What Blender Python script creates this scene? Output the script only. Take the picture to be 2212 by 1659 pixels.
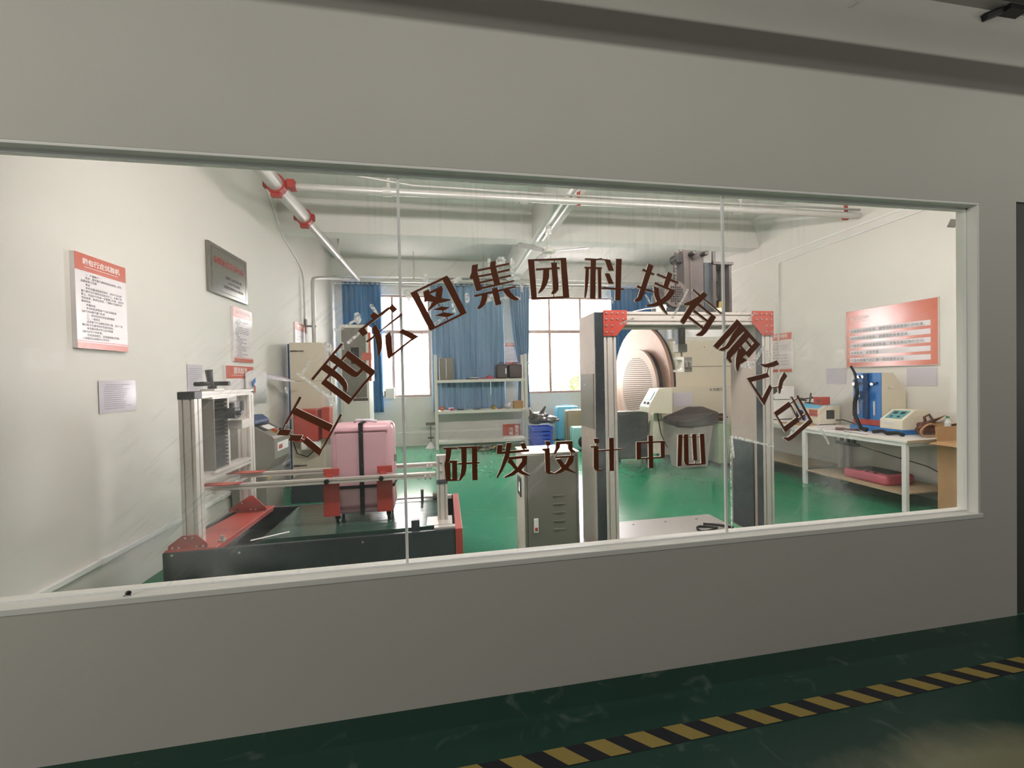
import bpy, bmesh, math, random
from mathutils import Vector, Matrix
random.seed(7)
S = bpy.context.scene
COL = S.collection
SKY, EXPO, HALL_L, HALL_R, HALL_STRIP, ROOM_FILL = 31.0, 0.0, 128, 92, 12, 58
for o in list(bpy.data.objects): bpy.data.objects.remove(o)

# ------------------------------------------------------------------ camera
cam_d = bpy.data.cameras.new('camera'); cam_d.sensor_width = 36.0; cam_d.lens = 14.096
cam_d.clip_start = 0.05; cam_d.clip_end = 200
cam = bpy.data.objects.new('camera', cam_d); COL.objects.link(cam)
_y, _p, _r = 0.16830046, -0.0152178, -0.02165545
_f = Vector((math.sin(_y)*math.cos(_p), math.cos(_y)*math.cos(_p), math.sin(_p)))
_rt = Vector((math.cos(_y), -math.sin(_y), 0)); _up = _rt.cross(_f)
_rt2 = math.cos(_r)*_rt + math.sin(_r)*_up; _up2 = -math.sin(_r)*_rt + math.cos(_r)*_up
cam.matrix_world = Matrix(((_rt2.x, _up2.x, -_f.x, 0.0), (_rt2.y, _up2.y, -_f.y, -1.98425),
                           (_rt2.z, _up2.z, -_f.z, 1.6), (0, 0, 0, 1)))
S.camera = cam

# ------------------------------------------------------------------ world, lights, exposure
W = bpy.data.worlds.new('sky'); S.world = W; W.use_nodes = True
_bg = W.node_tree.nodes['Background']
_bg.inputs[0].default_value = (1.0, 0.93, 0.97, 1); _bg.inputs[1].default_value = SKY
S.view_settings.view_transform = 'Standard'; S.view_settings.look = 'None'
S.view_settings.exposure = EXPO; S.view_settings.gamma = 1; S.view_settings.use_curve_mapping = False

def area(name, loc, target, sx, sy, power, color=(1, 1, 1)):
    d = bpy.data.lights.new(name, 'AREA'); d.shape = 'RECTANGLE'; d.size = sx; d.size_y = sy
    d.energy = power; d.color = color
    o = bpy.data.objects.new(name, d); COL.objects.link(o); o.location = loc
    o.rotation_euler = (Vector(target)-Vector(loc)).to_track_quat('-Z', 'Y').to_euler()
    return o
area('hall_fill_light', (-7.4, -3.6, 3.46), (0.5, 0, 2.4), 1.6, 0.22, HALL_L, (1, 0.97, 0.90))  # added lamps out of view, standing in for hall window light
area('hall_fill_light', (11.4, -4.0, 2.10), (2.0, 0, 2.4), 1.6, 0.22, HALL_R, (1, 0.98, 0.92))
area('hall_fill_light', (-8.4, -3.4, 1.70), (0.5, 0, 2.5), 1.6, 0.22, HALL_R*0.75, (1, 0.97, 0.90))
for _x in (-3.2, 0.6, 4.4):
    area('hall_fill_strip', (_x, -1.55, 3.50), (_x, 0, 2.2), 3.4, 0.06, HALL_STRIP, (1, 0.98, 0.93))  # added strips out of view, brightening the upper hall wall
for _x in (-0.6, 1.7, 4.0):
    area('room_fill_light', (_x, 0.50, 3.15), (_x, 4.0, 1.8), 1.2, 0.1, ROOM_FILL, (1, 0.90, 0.87))  # added lamps out of view, fill for surfaces facing the window

# ------------------------------------------------------------------ materials
MAT = {}
def lin(c):
    return tuple(((v/255)/12.92 if v/255 <= 0.04045 else ((v/255+0.055)/1.055)**2.4) for v in c)
def mat(name, rgb, rough=0.5, metal=0.0, var=0.0, scale=8.0, bump=0.0, bscale=60.0, coat=0.0, spec=0.5, emit=0.0, srgb=True):
    if name in MAT: return MAT[name]
    m = bpy.data.materials.new(name); m.use_nodes = True
    nt = m.node_tree; b = nt.nodes['Principled BSDF']
    c = lin(rgb) if srgb else rgb
    b.inputs['Base Color'].default_value = (*c, 1); b.inputs['Roughness'].default_value = rough
    b.inputs['Metallic'].default_value = metal; b.inputs['Specular IOR Level'].default_value = spec
    if coat: b.inputs['Coat Weight'].default_value = coat; b.inputs['Coat Roughness'].default_value = 0.08
    tc = nt.nodes.new('ShaderNodeTexCoord')
    if var > 0:
        n = nt.nodes.new('ShaderNodeTexNoise'); n.inputs['Scale'].default_value = scale; n.inputs['Detail'].default_value = 6
        nt.links.new(tc.outputs['Object'], n.inputs['Vector'])
        mx = nt.nodes.new('ShaderNodeMix'); mx.data_type = 'RGBA'
        mx.inputs[6].default_value = (*[v*(1-var) for v in c], 1); mx.inputs[7].default_value = (*[min(1, v*(1+var)) for v in c], 1)
        nt.links.new(n.outputs['Fac'], mx.inputs[0]); nt.links.new(mx.outputs[2], b.inputs['Base Color'])
    if bump > 0:
        n2 = nt.nodes.new('ShaderNodeTexNoise'); n2.inputs['Scale'].default_value = bscale; n2.inputs['Detail'].default_value = 4
        nt.links.new(tc.outputs['Object'], n2.inputs['Vector'])
        bp = nt.nodes.new('ShaderNodeBump'); bp.inputs['Strength'].default_value = bump; bp.inputs['Distance'].default_value = 0.01
        nt.links.new(n2.outputs['Fac'], bp.inputs['Height']); nt.links.new(bp.outputs['Normal'], b.inputs['Normal'])
    MAT[name] = m
    return m

white_wall = mat('room_plaster', (222, 220, 212), 0.75, var=0.03, scale=1.5, bump=0.05, bscale=90)
hall_wall = mat('hall_plaster', (205, 201, 192), 0.8, var=0.05, scale=1.2, bump=0.10, bscale=120)
hall_dark = mat('hall_far_plaster', (176, 172, 164), 0.9)
ceil_m = mat('ceiling_paint', (216, 216, 210), 0.8, var=0.04, scale=2.0)
pvc = mat('white_lining', (240, 238, 231), 0.6, var=0.03, scale=5)
silicone = mat('silicone', (244, 244, 242), 0.4)
brown = mat('brown_letter_face', (110, 56, 30), 0.45, var=0.08, scale=30)
foam = mat('white_letter_edge', (238, 232, 222), 0.6)
alu = mat('aluminium', (208, 202, 194), 0.35, 0.2, var=0.05, scale=12)
alu_dark = mat('aluminium_groove', (96, 88, 84), 0.5, 0.5)
steel = mat('steel', (176, 174, 166), 0.3, 0.5, var=0.05, scale=20)
chrome = mat('chrome', (215, 215, 215), 0.12, 1.0)
red = mat('red_paint', (172, 66, 54), 0.45, var=0.06, scale=6, bump=0.03, bscale=200)
dark = mat('dark_panel', (50, 56, 60), 0.35, var=0.15, scale=4)
black = mat('black_plastic', (26, 26, 27), 0.4)
black_m = mat('black_rubber', (18, 18, 19), 0.7)
lit_p = mat('lit_grey_panel', (176, 162, 152), 0.4, var=0.05, scale=4)  # grey panel with the warm window glow put into its colour
plaque_m = mat('brushed_plaque', (140, 137, 128), 0.22, 0.75, var=0.06, scale=3)
drive_g = mat('drive_grey', (66, 60, 57), 0.45, var=0.06, scale=5)
base_g = mat('base_plate_grey', (172, 167, 162), 0.4, var=0.04, scale=4)
faint = mat('faint_ink', (158, 153, 158), 0.5)
grey_p = mat('grey_panel', (122, 117, 110), 0.45, var=0.05, scale=6, bump=0.02, bscale=200)
grey_c = mat('grey_cabinet', (118, 115, 106), 0.4, var=0.05, scale=3)
beige = mat('beige_metal', (206, 198, 178), 0.45, var=0.03, scale=3)
cream = mat('cream_plastic', (226, 220, 200), 0.4)
blue = mat('blue_metal', (44, 112, 178), 0.3, var=0.06, scale=8)
navy = mat('navy_blue', (30, 62, 104), 0.45)
orange = mat('orange_print', (190, 90, 66), 0.28, var=0.03, scale=6)
gloss_orange = mat('glossy_orange_board', (196, 106, 78), 0.16, bump=0.06, bscale=5, spec=0.9)
white_print = mat('white_print', (226, 219, 219), 0.3)
ink = mat('grey_ink', (84, 78, 84), 0.5)
ink_dark = mat('dark_ink', (52, 44, 42), 0.5)
ink_red = mat('red_ink', (170, 40, 40), 0.4)
ink_white = mat('white_ink', (240, 232, 226), 0.4)
paper = mat('paper', (218, 216, 214), 0.6, var=0.03, scale=20)
sleeve = mat('plastic_sleeve', (204, 199, 206), 0.12, var=0.04, scale=12)
card = mat('cardboard', (176, 138, 96), 0.8, var=0.08, scale=10)
wood = mat('pale_board', (178, 158, 128), 0.6, var=0.12, scale=14)
tabletop_m = mat('white_laminate', (236, 230, 222), 0.35, var=0.03, scale=5)
table_leg = mat('white_steel', (232, 230, 228), 0.4)
pink = mat('pink_shell', (206, 164, 172), 0.32, var=0.05, scale=10)
pink_d = mat('dusty_pink_edge', (150, 104, 112), 0.4)
rose = mat('rose_plastic', (178, 84, 98), 0.4, var=0.06, scale=14)
cyan = mat('cyan_shell', (104, 190, 224), 0.35)
mint = mat('mint_shell', (150, 208, 204), 0.35)
khaki = mat('khaki_shell', (150, 138, 112), 0.4)
green_s = mat('sage_green_shell', (140, 164, 124), 0.4)
bluebin = mat('blue_crate', (34, 74, 186), 0.4)
bagblack = mat('grey_bag', (92, 88, 84), 0.35, var=0.2, scale=12, bump=0.3, bscale=14)
brownbag = mat('brown_leather', (92, 54, 42), 0.5, var=0.15, scale=10)
binplastic = mat('grey_bin', (150, 144, 136), 0.5, var=0.06, scale=6)
binlid = mat('dark_bin_lid', (72, 66, 66), 0.5, var=0.2, scale=10)
curtain_m = mat('blue_curtain', (66, 116, 160), 0.85, var=0.05, scale=30)
curtain_hazed = mat('hazed_blue_curtain', (138, 168, 194), 0.85, var=0.05, scale=30)  # same blue made paler: haze of the glass put into the colour
galv = mat('galvanised_pipe', (190, 190, 184), 0.4, 0.3, var=0.06, scale=10)
clampred = mat('red_clamp', (150, 52, 44), 0.5)
brownframe = mat('window_frame', (176, 154, 142), 0.4, 0.3)
whitepl = mat('white_plastic', (236, 236, 232), 0.35)
screen_m = mat('dark_screen', (44, 48, 48), 0.2)
darkdoor = mat('dark_door', (62, 62, 58), 0.6, var=0.05, scale=3)
disc_m = mat('disc_steel', (156, 124, 108), 0.36, 0.1, var=0.04, scale=5)  # pinkish reflected light put into the steel colour, grille too
disc_g = mat('disc_grille', (172, 150, 134), 0.4, 0.1)
slot_m = mat('slot_metal', (66, 50, 44), 0.6)
shelf_m = mat('shelf_steel', (214, 212, 202), 0.5, var=0.03, scale=6)
yellow = mat('yellow_tape', (158, 138, 70), 0.55, var=0.06, scale=30)
blacktape = mat('black_tape', (20, 24, 34), 0.5)
bottle_m = mat('clear_bottle', (206, 212, 208), 0.1)
greenlab = mat('green_label', (60, 130, 90), 0.4)
teal = mat('teal_panel', (96, 160, 164), 0.35)
skyblue = mat('sky_blue_panel', (104, 186, 222), 0.35)
facade = mat('pale_facade', (226, 224, 216), 0.8)
brick = mat('brick_facade', (86, 54, 50), 0.8)
leaf = mat('tree_leaf', (66, 82, 26), 0.8, var=0.3, scale=3)
yard = mat('yard_concrete', (226, 216, 216), 0.9, var=0.05, scale=1)
darkglass = mat('far_window_glass', (62, 68, 70), 0.2)

def floor_mat(name, rgb, rough, light_patch=None):
    m = mat(name, rgb, rough, spec=0.5)
    nt = m.node_tree; b = nt.nodes['Principled BSDF']; c = lin(rgb)
    tc = nt.nodes.new('ShaderNodeTexCoord')
    n = nt.nodes.new('ShaderNodeTexNoise'); n.inputs['Scale'].default_value = 2.2; n.inputs['Detail'].default_value = 8; n.inputs['Roughness'].default_value = 0.65
    nt.links.new(tc.outputs['Object'], n.inputs['Vector'])
    mx = nt.nodes.new('ShaderNodeMix'); mx.data_type = 'RGBA'
    mx.inputs[6].default_value = (*[v*0.82 for v in c], 1); mx.inputs[7].default_value = (*[v*1.2 for v in c], 1)
    nt.links.new(n.outputs['Fac'], mx.inputs[0])
    last = mx.outputs[2]
    # scuffs: thin bright streaks
    w = nt.nodes.new('ShaderNodeTexNoise'); w.inputs['Scale'].default_value = 5.0; w.inputs['Detail'].default_value = 12; w.inputs['Distortion'].default_value = 1.4
    nt.links.new(tc.outputs['Object'], w.inputs['Vector'])
    rp = nt.nodes.new('ShaderNodeMapRange'); rp.inputs[1].default_value = 0.60; rp.inputs[2].default_value = 0.80
    rp.inputs[3].default_value = 0.0; rp.inputs[4].default_value = 0.22
    nt.links.new(w.outputs['Fac'], rp.inputs[0])
    m2 = nt.nodes.new('ShaderNodeMix'); m2.data_type = 'RGBA'; m2.inputs[7].default_value = (0.45, 0.52, 0.46, 1)
    nt.links.new(rp.outputs[0], m2.inputs[0]); nt.links.new(last, m2.inputs[6]); last = m2.outputs[2]
    if light_patch:
        # a warm patch of light on the floor, put into the paint colour
        mp = nt.nodes.new('ShaderNodeMapping'); mp.inputs['Location'].default_value = (-light_patch[0], -light_patch[1], 0)
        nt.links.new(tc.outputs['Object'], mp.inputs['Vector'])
        sc = nt.nodes.new('ShaderNodeVectorMath'); sc.operation = 'MULTIPLY'; sc.inputs[1].default_value = (1/light_patch[2], 1/light_patch[3], 0)
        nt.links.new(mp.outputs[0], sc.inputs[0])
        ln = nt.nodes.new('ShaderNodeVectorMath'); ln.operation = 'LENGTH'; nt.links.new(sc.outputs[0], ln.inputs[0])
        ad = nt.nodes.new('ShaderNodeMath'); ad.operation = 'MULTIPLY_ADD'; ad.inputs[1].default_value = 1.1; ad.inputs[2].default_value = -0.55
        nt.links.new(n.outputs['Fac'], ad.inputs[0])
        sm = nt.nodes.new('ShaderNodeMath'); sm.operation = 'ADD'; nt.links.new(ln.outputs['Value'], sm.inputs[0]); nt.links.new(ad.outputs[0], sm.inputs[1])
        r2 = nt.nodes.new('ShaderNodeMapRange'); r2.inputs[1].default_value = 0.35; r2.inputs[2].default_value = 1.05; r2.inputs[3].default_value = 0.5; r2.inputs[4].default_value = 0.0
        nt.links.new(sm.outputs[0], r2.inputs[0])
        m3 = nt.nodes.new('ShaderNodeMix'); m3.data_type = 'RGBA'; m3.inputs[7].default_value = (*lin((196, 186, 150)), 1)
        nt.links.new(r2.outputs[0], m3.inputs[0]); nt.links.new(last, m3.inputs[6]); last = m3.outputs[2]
    nt.links.new(last, b.inputs['Base Color'])
    r = nt.nodes.new('ShaderNodeMapRange'); r.inputs[3].default_value = rough*0.8; r.inputs[4].default_value = rough*1.3
    nt.links.new(n.outputs['Fac'], r.inputs[0]); nt.links.new(r.outputs[0], b.inputs['Roughness'])
    return m
room_floor = floor_mat('green_epoxy', (54, 132, 98), 0.16)
hall_floor = floor_mat('dark_green_epoxy', (18, 62, 51), 0.35, light_patch=(2.10, -0.76, 0.75, 0.22))

def thin_fresnel(nt, ior):
    # a pane has two faces: keep the same (thin sheet) reflectance on the way out as on the way in
    fr = nt.nodes.new('ShaderNodeFresnel'); g = nt.nodes.new('ShaderNodeNewGeometry')
    r = nt.nodes.new('ShaderNodeMapRange'); r.inputs[3].default_value = ior; r.inputs[4].default_value = 1/ior
    nt.links.new(g.outputs['Backfacing'], r.inputs[0]); nt.links.new(r.outputs[0], fr.inputs[0])
    return fr
def glass_mat():
    m = bpy.data.materials.new('dusty_glass'); m.use_nodes = True; nt = m.node_tree; nt.nodes.clear()
    out = nt.nodes.new('ShaderNodeOutputMaterial')
    tr = nt.nodes.new('ShaderNodeBsdfTransparent'); tr.inputs[0].default_value = (0.985, 0.99, 0.985, 1)
    gl = nt.nodes.new('ShaderNodeBsdfGlossy'); gl.inputs['Roughness'].default_value = 0.0
    fr = thin_fresnel(nt, 1.35)
    m1 = nt.nodes.new('ShaderNodeMixShader'); nt.links.new(fr.outputs[0], m1.inputs[0]); nt.links.new(tr.outputs[0], m1.inputs[1]); nt.links.new(gl.outputs[0], m1.inputs[2])
    # dust left by the lettering job: wipe marks and film around the characters, drips under the head
    N = nt.nodes.new; Lk = nt.links.new
    tc = N('ShaderNodeTexCoord')
    def mrange(src, a, b, c, d):
        r = N('ShaderNodeMapRange'); r.inputs[1].default_value = a; r.inputs[2].default_value = b; r.inputs[3].default_value = c; r.inputs[4].default_value = d
        Lk(src, r.inputs[0]); return r.outputs[0]
    def math2(op, a, b):
        m_ = N('ShaderNodeMath'); m_.operation = op
        for i, v in enumerate((a, b)):
            if isinstance(v, (int, float)): m_.inputs[i].default_value = v
            else: Lk(v, m_.inputs[i])
        return m_.outputs[0]
    def noise(scale, detail, mapping=None, rot=0):
        n_ = N('ShaderNodeTexNoise'); n_.inputs['Scale'].default_value = scale; n_.inputs['Detail'].default_value = detail
        if mapping:
            q = N('ShaderNodeMapping'); q.vector_type = 'POINT'; q.inputs['Rotation'].default_value = (0, rot, 0); q.inputs['Scale'].default_value = (1, 1, 1)
            Lk(tc.outputs['Object'], q.inputs[0]); q2 = N('ShaderNodeMapping'); q2.inputs['Scale'].default_value = mapping; Lk(q.outputs[0], q2.inputs[0]); Lk(q2.outputs[0], n_.inputs[0])
        else: Lk(tc.outputs['Object'], n_.inputs[0])
        return n_.outputs['Fac']
    def ell(cx, cz, rx, rz):
        q = N('ShaderNodeMapping'); q.inputs['Location'].default_value = (-cx/rx, 0, -cz/rz); q.inputs['Scale'].default_value = (1/rx, 0, 1/rz)
        Lk(tc.outputs['Object'], q.inputs[0]); l = N('ShaderNodeVectorMath'); l.operation = 'LENGTH'; Lk(q.outputs[0], l.inputs[0])
        return l.outputs['Value']
    ring = mrange(math2('ABSOLUTE', math2('SUBTRACT', ell(0.62, 1.10, 1.75, 1.02), 1.0), 0.0), 0.05, 0.26, 1.0, 0.0)
    lower = mrange(ell(1.05, 1.18, 1.25, 0.22), 0.7, 1.15, 1.0, 0.0)
    zone = math2('MAXIMUM', ring, lower)
    film = math2('MULTIPLY', zone, mrange(noise(3.0, 5), 0.42, 0.62, 0.0, 0.08))
    wipes = math2('MULTIPLY', zone, mrange(noise(1.5, 8, (2.5, 1, 34), 0.75), 0.56, 0.76, 0.0, 0.14))
    drips = math2('MULTIPLY', mrange(ell(0.9, 2.62, 1.7, 0.55), 0.3, 1.0, 1.0, 0.0), mrange(noise(1.2, 6, (30, 1, 1.2)), 0.52, 0.72, 0.0, 0.12))
    v = N('ShaderNodeTexVoronoi'); v.inputs['Scale'].default_value = 48; Lk(tc.outputs['Object'], v.inputs['Vector'])
    specks = math2('MULTIPLY', mrange(v.outputs['Distance'], 0.06, 0.11, 0.7, 0.0), mrange(noise(1.7, 3), 0.52, 0.62, 0.0, 1.0))
    specks = math2('MULTIPLY', specks, mrange(ell(0.3, 1.0, 1.3, 0.9), 0.8, 1.2, 1.0, 0.0))
    tot = math2('ADD', math2('ADD', math2('ADD', film, wipes), math2('ADD', drips, specks)), 0.012)
    df = nt.nodes.new('ShaderNodeBsdfDiffuse'); df.inputs[0].default_value = (0.85, 0.86, 0.84, 1)
    tl = nt.nodes.new('ShaderNodeBsdfTranslucent'); tl.inputs[0].default_value = (0.85, 0.86, 0.84, 1)
    md = nt.nodes.new('ShaderNodeMixShader'); md.inputs[0].default_value = 0.85; nt.links.new(df.outputs[0], md.inputs[1]); nt.links.new(tl.outputs[0], md.inputs[2])
    m2 = nt.nodes.new('ShaderNodeMixShader'); nt.links.new(tot, m2.inputs[0]); nt.links.new(m1.outputs[0], m2.inputs[1]); nt.links.new(md.outputs[0], m2.inputs[2])
    nt.links.new(m2.outputs[0], out.inputs[0])
    return m
glass = glass_mat()
def smear_mat():
    m = bpy.data.materials.new('dried_glue'); m.use_nodes = True; nt = m.node_tree; nt.nodes.clear()
    out = nt.nodes.new('ShaderNodeOutputMaterial')
    df = nt.nodes.new('ShaderNodeBsdfDiffuse'); df.inputs[0].default_value = (0.86, 0.86, 0.84, 1)
    tl = nt.nodes.new('ShaderNodeBsdfTranslucent'); tl.inputs[0].default_value = (0.9, 0.9, 0.88, 1)
    tr = nt.nodes.new('ShaderNodeBsdfTransparent')
    a = nt.nodes.new('ShaderNodeMixShader'); a.inputs[0].default_value = 0.85; nt.links.new(df.outputs[0], a.inputs[1]); nt.links.new(tl.outputs[0], a.inputs[2])
    tc = nt.nodes.new('ShaderNodeTexCoord'); n = nt.nodes.new('ShaderNodeTexNoise'); n.inputs['Scale'].default_value = 60; n.inputs['Detail'].default_value = 6
    nt.links.new(tc.outputs['Object'], n.inputs[0])
    r = nt.nodes.new('ShaderNodeMapRange'); r.inputs[1].default_value = 0.35; r.inputs[2].default_value = 0.65; r.inputs[3].default_value = 0.2; r.inputs[4].default_value = 0.85
    nt.links.new(n.outputs['Fac'], r.inputs[0])
    b = nt.nodes.new('ShaderNodeMixShader'); nt.links.new(r.outputs[0], b.inputs[0]); nt.links.new(tr.outputs[0], b.inputs[1]); nt.links.new(a.outputs[0], b.inputs[2])
    nt.links.new(b.outputs[0], out.inputs[0])
    return m
glue = smear_mat()

# ------------------------------------------------------------------ mesh helpers
BASE = {}
class MB:
    def __init__(s): s.v = []; s.f = []; s.m = []
    def add(s, vs, fs, m=0):
        n = len(s.v); s.v += [tuple(v) for v in vs]
        for f in fs: s.f.append(tuple(i+n for i in f)); s.m.append(m)
        return s
    def box(s, x0, x1, y0, y1, z0, z1, m=0):
        vs = [(x0,y0,z0),(x1,y0,z0),(x1,y1,z0),(x0,y1,z0),(x0,y0,z1),(x1,y0,z1),(x1,y1,z1),(x0,y1,z1)]
        return s.add(vs, [(0,3,2,1),(4,5,6,7),(0,1,5,4),(1,2,6,5),(2,3,7,6),(3,0,4,7)], m)
    def prism(s, poly, axis, a, b, m=0, mcap=None):
        # poly: 2-D points; axis x -> (y,z), y -> (x,z), z -> (x,y)
        if mcap is None: mcap = m
        def P(p, t):
            return {'x': (t,p[0],p[1]), 'y': (p[0],t,p[1]), 'z': (p[0],p[1],t)}[axis]
        ar = sum(poly[i][0]*poly[(i+1) % len(poly)][1]-poly[(i+1) % len(poly)][0]*poly[i][1] for i in range(len(poly)))
        if ar < 0: poly = poly[::-1]
        n = len(poly); vs = [P(p, a) for p in poly]+[P(p, b) for p in poly]
        flip = (axis == 'y')
        capA = tuple(range(n))[::-1]; capB = tuple(range(n, 2*n))
        sides = [(i, (i+1) % n, n+(i+1) % n, n+i) for i in range(n)]
        if flip: capA = capA[::-1]; capB = capB[::-1]; sides = [q[::-1] for q in sides]
        s.add(vs, [capA, capB], mcap); s.add(vs, sides, m)
        return s
    def cyl(s, p0, p1, r0, r1=None, n=12, m=0, cap=True):
        if r1 is None: r1 = r0
        p0 = Vector(p0); p1 = Vector(p1); d = (p1-p0).normalized()
        a = d.orthogonal().normalized(); b = d.cross(a)
        vs = []
        for p, r in ((p0, r0), (p1, r1)):
            for i in range(n):
                t = 2*math.pi*i/n; vs.append(p+r*(math.cos(t)*a+math.sin(t)*b))
        fs = [(i, (i+1) % n, n+(i+1) % n, n+i) for i in range(n)]
        if cap: fs += [tuple(range(n))[::-1], tuple(range(n, 2*n))]
        return s.add(vs, fs, m)
    def tube(s, pts, r, n=8, m=0):
        pts = [Vector(p) for p in pts]; N = len(pts); vs = []
        prev = None
        for i, p in enumerate(pts):
            d = (pts[min(i+1, N-1)]-pts[max(i-1, 0)])
            d = d.normalized() if d.length > 1e-9 else Vector((0, 0, 1))
            a = d.orthogonal().normalized() if prev is None else (prev-d*prev.dot(d)).normalized()
            prev = a; b = d.cross(a); rr = r[i] if isinstance(r, (list, tuple)) else r
            for k in range(n):
                t = 2*math.pi*k/n; vs.append(p+rr*(math.cos(t)*a+math.sin(t)*b))
        fs = []
        for i in range(N-1):
            for k in range(n):
                fs.append((i*n+k, i*n+(k+1) % n, (i+1)*n+(k+1) % n, (i+1)*n+k))
        fs += [tuple(range(n))[::-1], tuple(range((N-1)*n, N*n))]
        return s.add(vs, fs, m)
    def ball(s, c, rx, ry=None, rz=None, m=0, nu=12, nv=8):
        ry = ry or rx; rz = rz or rx; vs = [(c[0], c[1], c[2]-rz)]
        for j in range(1, nv):
            ph = -math.pi/2+math.pi*j/nv
            for i in range(nu):
                t = 2*math.pi*i/nu; vs.append((c[0]+rx*math.cos(ph)*math.cos(t), c[1]+ry*math.cos(ph)*math.sin(t), c[2]+rz*math.sin(ph)))
        vs.append((c[0], c[1], c[2]+rz)); fs = []
        for i in range(nu): fs.append((0, 1+(i+1) % nu, 1+i)); fs.append((len(vs)-1, 1+(nv-2)*nu+i, 1+(nv-2)*nu+(i+1) % nu))
        for j in range(nv-2):
            for i in range(nu): fs.append((1+j*nu+i, 1+j*nu+(i+1) % nu, 1+(j+1)*nu+(i+1) % nu, 1+(j+1)*nu+i))
        return s.add(vs, fs, m)
    def rot(s, M, start=0):
        for i in range(start, len(s.v)): s.v[i] = tuple(M @ Vector(s.v[i]))
        return s
    def build(s, name, mats, parent=None, smooth=False, bevel=0, seg=2, weld=False):
        base = Vector(BASE.get(parent.name, (0, 0, 0))) if parent else Vector((0, 0, 0))
        me = bpy.data.meshes.new(name)
        me.from_pydata([tuple(Vector(v)-base) for v in s.v], [], s.f)
        if not isinstance(mats, (list, tuple)): mats = [mats]
        for m in mats: me.materials.append(m)
        me.polygons.foreach_set('material_index', s.m)
        if smooth: me.polygons.foreach_set('use_smooth', [True]*len(me.polygons))
        me.update()
        o = bpy.data.objects.new(name, me); COL.objects.link(o)
        if parent: o.parent = parent; BASE[o.name] = tuple(base)
        if bevel:
            b = o.modifiers.new('bevel', 'BEVEL'); b.width = bevel; b.segments = seg; b.limit_method = 'ANGLE'; b.angle_limit = 0.7
            if smooth: b.harden_normals = False
        return o

def smooth_auto(o, ang=0.6):
    me = o.data
    me.polygons.foreach_set('use_smooth', [True]*len(me.polygons))
    me.set_sharp_from_angle(angle=ang)
    return o

def tag(o, label, cat, group=None):
    o['label'] = label; o['category'] = cat
    if group: o['group'] = group
    return o
def thing(name, label, cat, loc, group=None):
    o = bpy.data.objects.new(name, None); o.empty_display_size = 0.05; COL.objects.link(o)
    o.location = loc; BASE[o.name] = tuple(loc)
    return tag(o, label, cat, group)
def structure(o):
    o['kind'] = 'structure'; return o
def stuff(o):
    o['kind'] = 'stuff'; return o
def copy_thing(root, loc, label=None):
    c = root.copy(); COL.objects.link(c); c.location = loc; BASE[c.name] = tuple(loc)
    if label: c['label'] = label
    for ch in list(root.children):
        d = ch.copy(); COL.objects.link(d); d.parent = c
        for g in list(ch.children):
            e = g.copy(); COL.objects.link(e); e.parent = d
    return c

_vl = bpy.context.view_layer
def text(name, body, parent, m, origin, xd, yd, size, align='LEFT', bold=0.0, extrude=0.0, spacing=1.0, sx=1.0):
    c = bpy.data.curves.new(name, 'FONT'); c.body = body; c.size = 1.0; c.align_x = align; c.offset = bold; c.space_character = spacing
    c.resolution_u = 2
    o = bpy.data.objects.new(name, c); COL.objects.link(o); _vl.update()
    me = bpy.data.meshes.new_from_object(o.evaluated_get(bpy.context.evaluated_depsgraph_get()))
    bpy.data.objects.remove(o); bpy.data.curves.remove(c)
    origin = Vector(origin); xd = Vector(xd).normalized(); yd = Vector(yd).normalized()
    base = Vector(BASE.get(parent.name, (0, 0, 0)))
    for v in me.vertices:
        v.co = origin+xd*(v.co.x*size*sx)+yd*(v.co.y*size)-base
    me.materials.clear(); me.materials.append(m)
    o = bpy.data.objects.new(name, me); COL.objects.link(o); o.parent = parent; BASE[o.name] = tuple(base)
    return o

def profile(axis, a, b, u0, u1, v0, v1, nu=1, nv=1, g=0.012, d=0.012):
    # aluminium extrusion: rectangle with slots; nu slots on faces v0/v1, nv slots on faces u0/u1
    P = []
    def slots(lo, hi, n):
        w = (hi-lo)/n; return [lo+w*(i+0.5) for i in range(n)]
    P.append((u0, v0))
    for c in slots(u0, u1, nu): P += [(c-g/2, v0), (c-g/2, v0+d), (c+g/2, v0+d), (c+g/2, v0)]
    P.append((u1, v0))
    for c in slots(v0, v1, nv): P += [(u1, c-g/2), (u1-d, c-g/2), (u1-d, c+g/2), (u1, c+g/2)]
    P.append((u1, v1))
    for c in slots(u0, u1, nu)[::-1]: P += [(c+g/2, v1), (c+g/2, v1-d), (c-g/2, v1-d), (c-g/2, v1)]
    P.append((u0, v1))
    for c in slots(v0, v1, nv)[::-1]: P += [(u0, c+g/2), (u0+d, c+g/2), (u0+d, c-g/2), (u0, c-g/2)]
    return MB().prism(P, axis, a, b)

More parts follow.
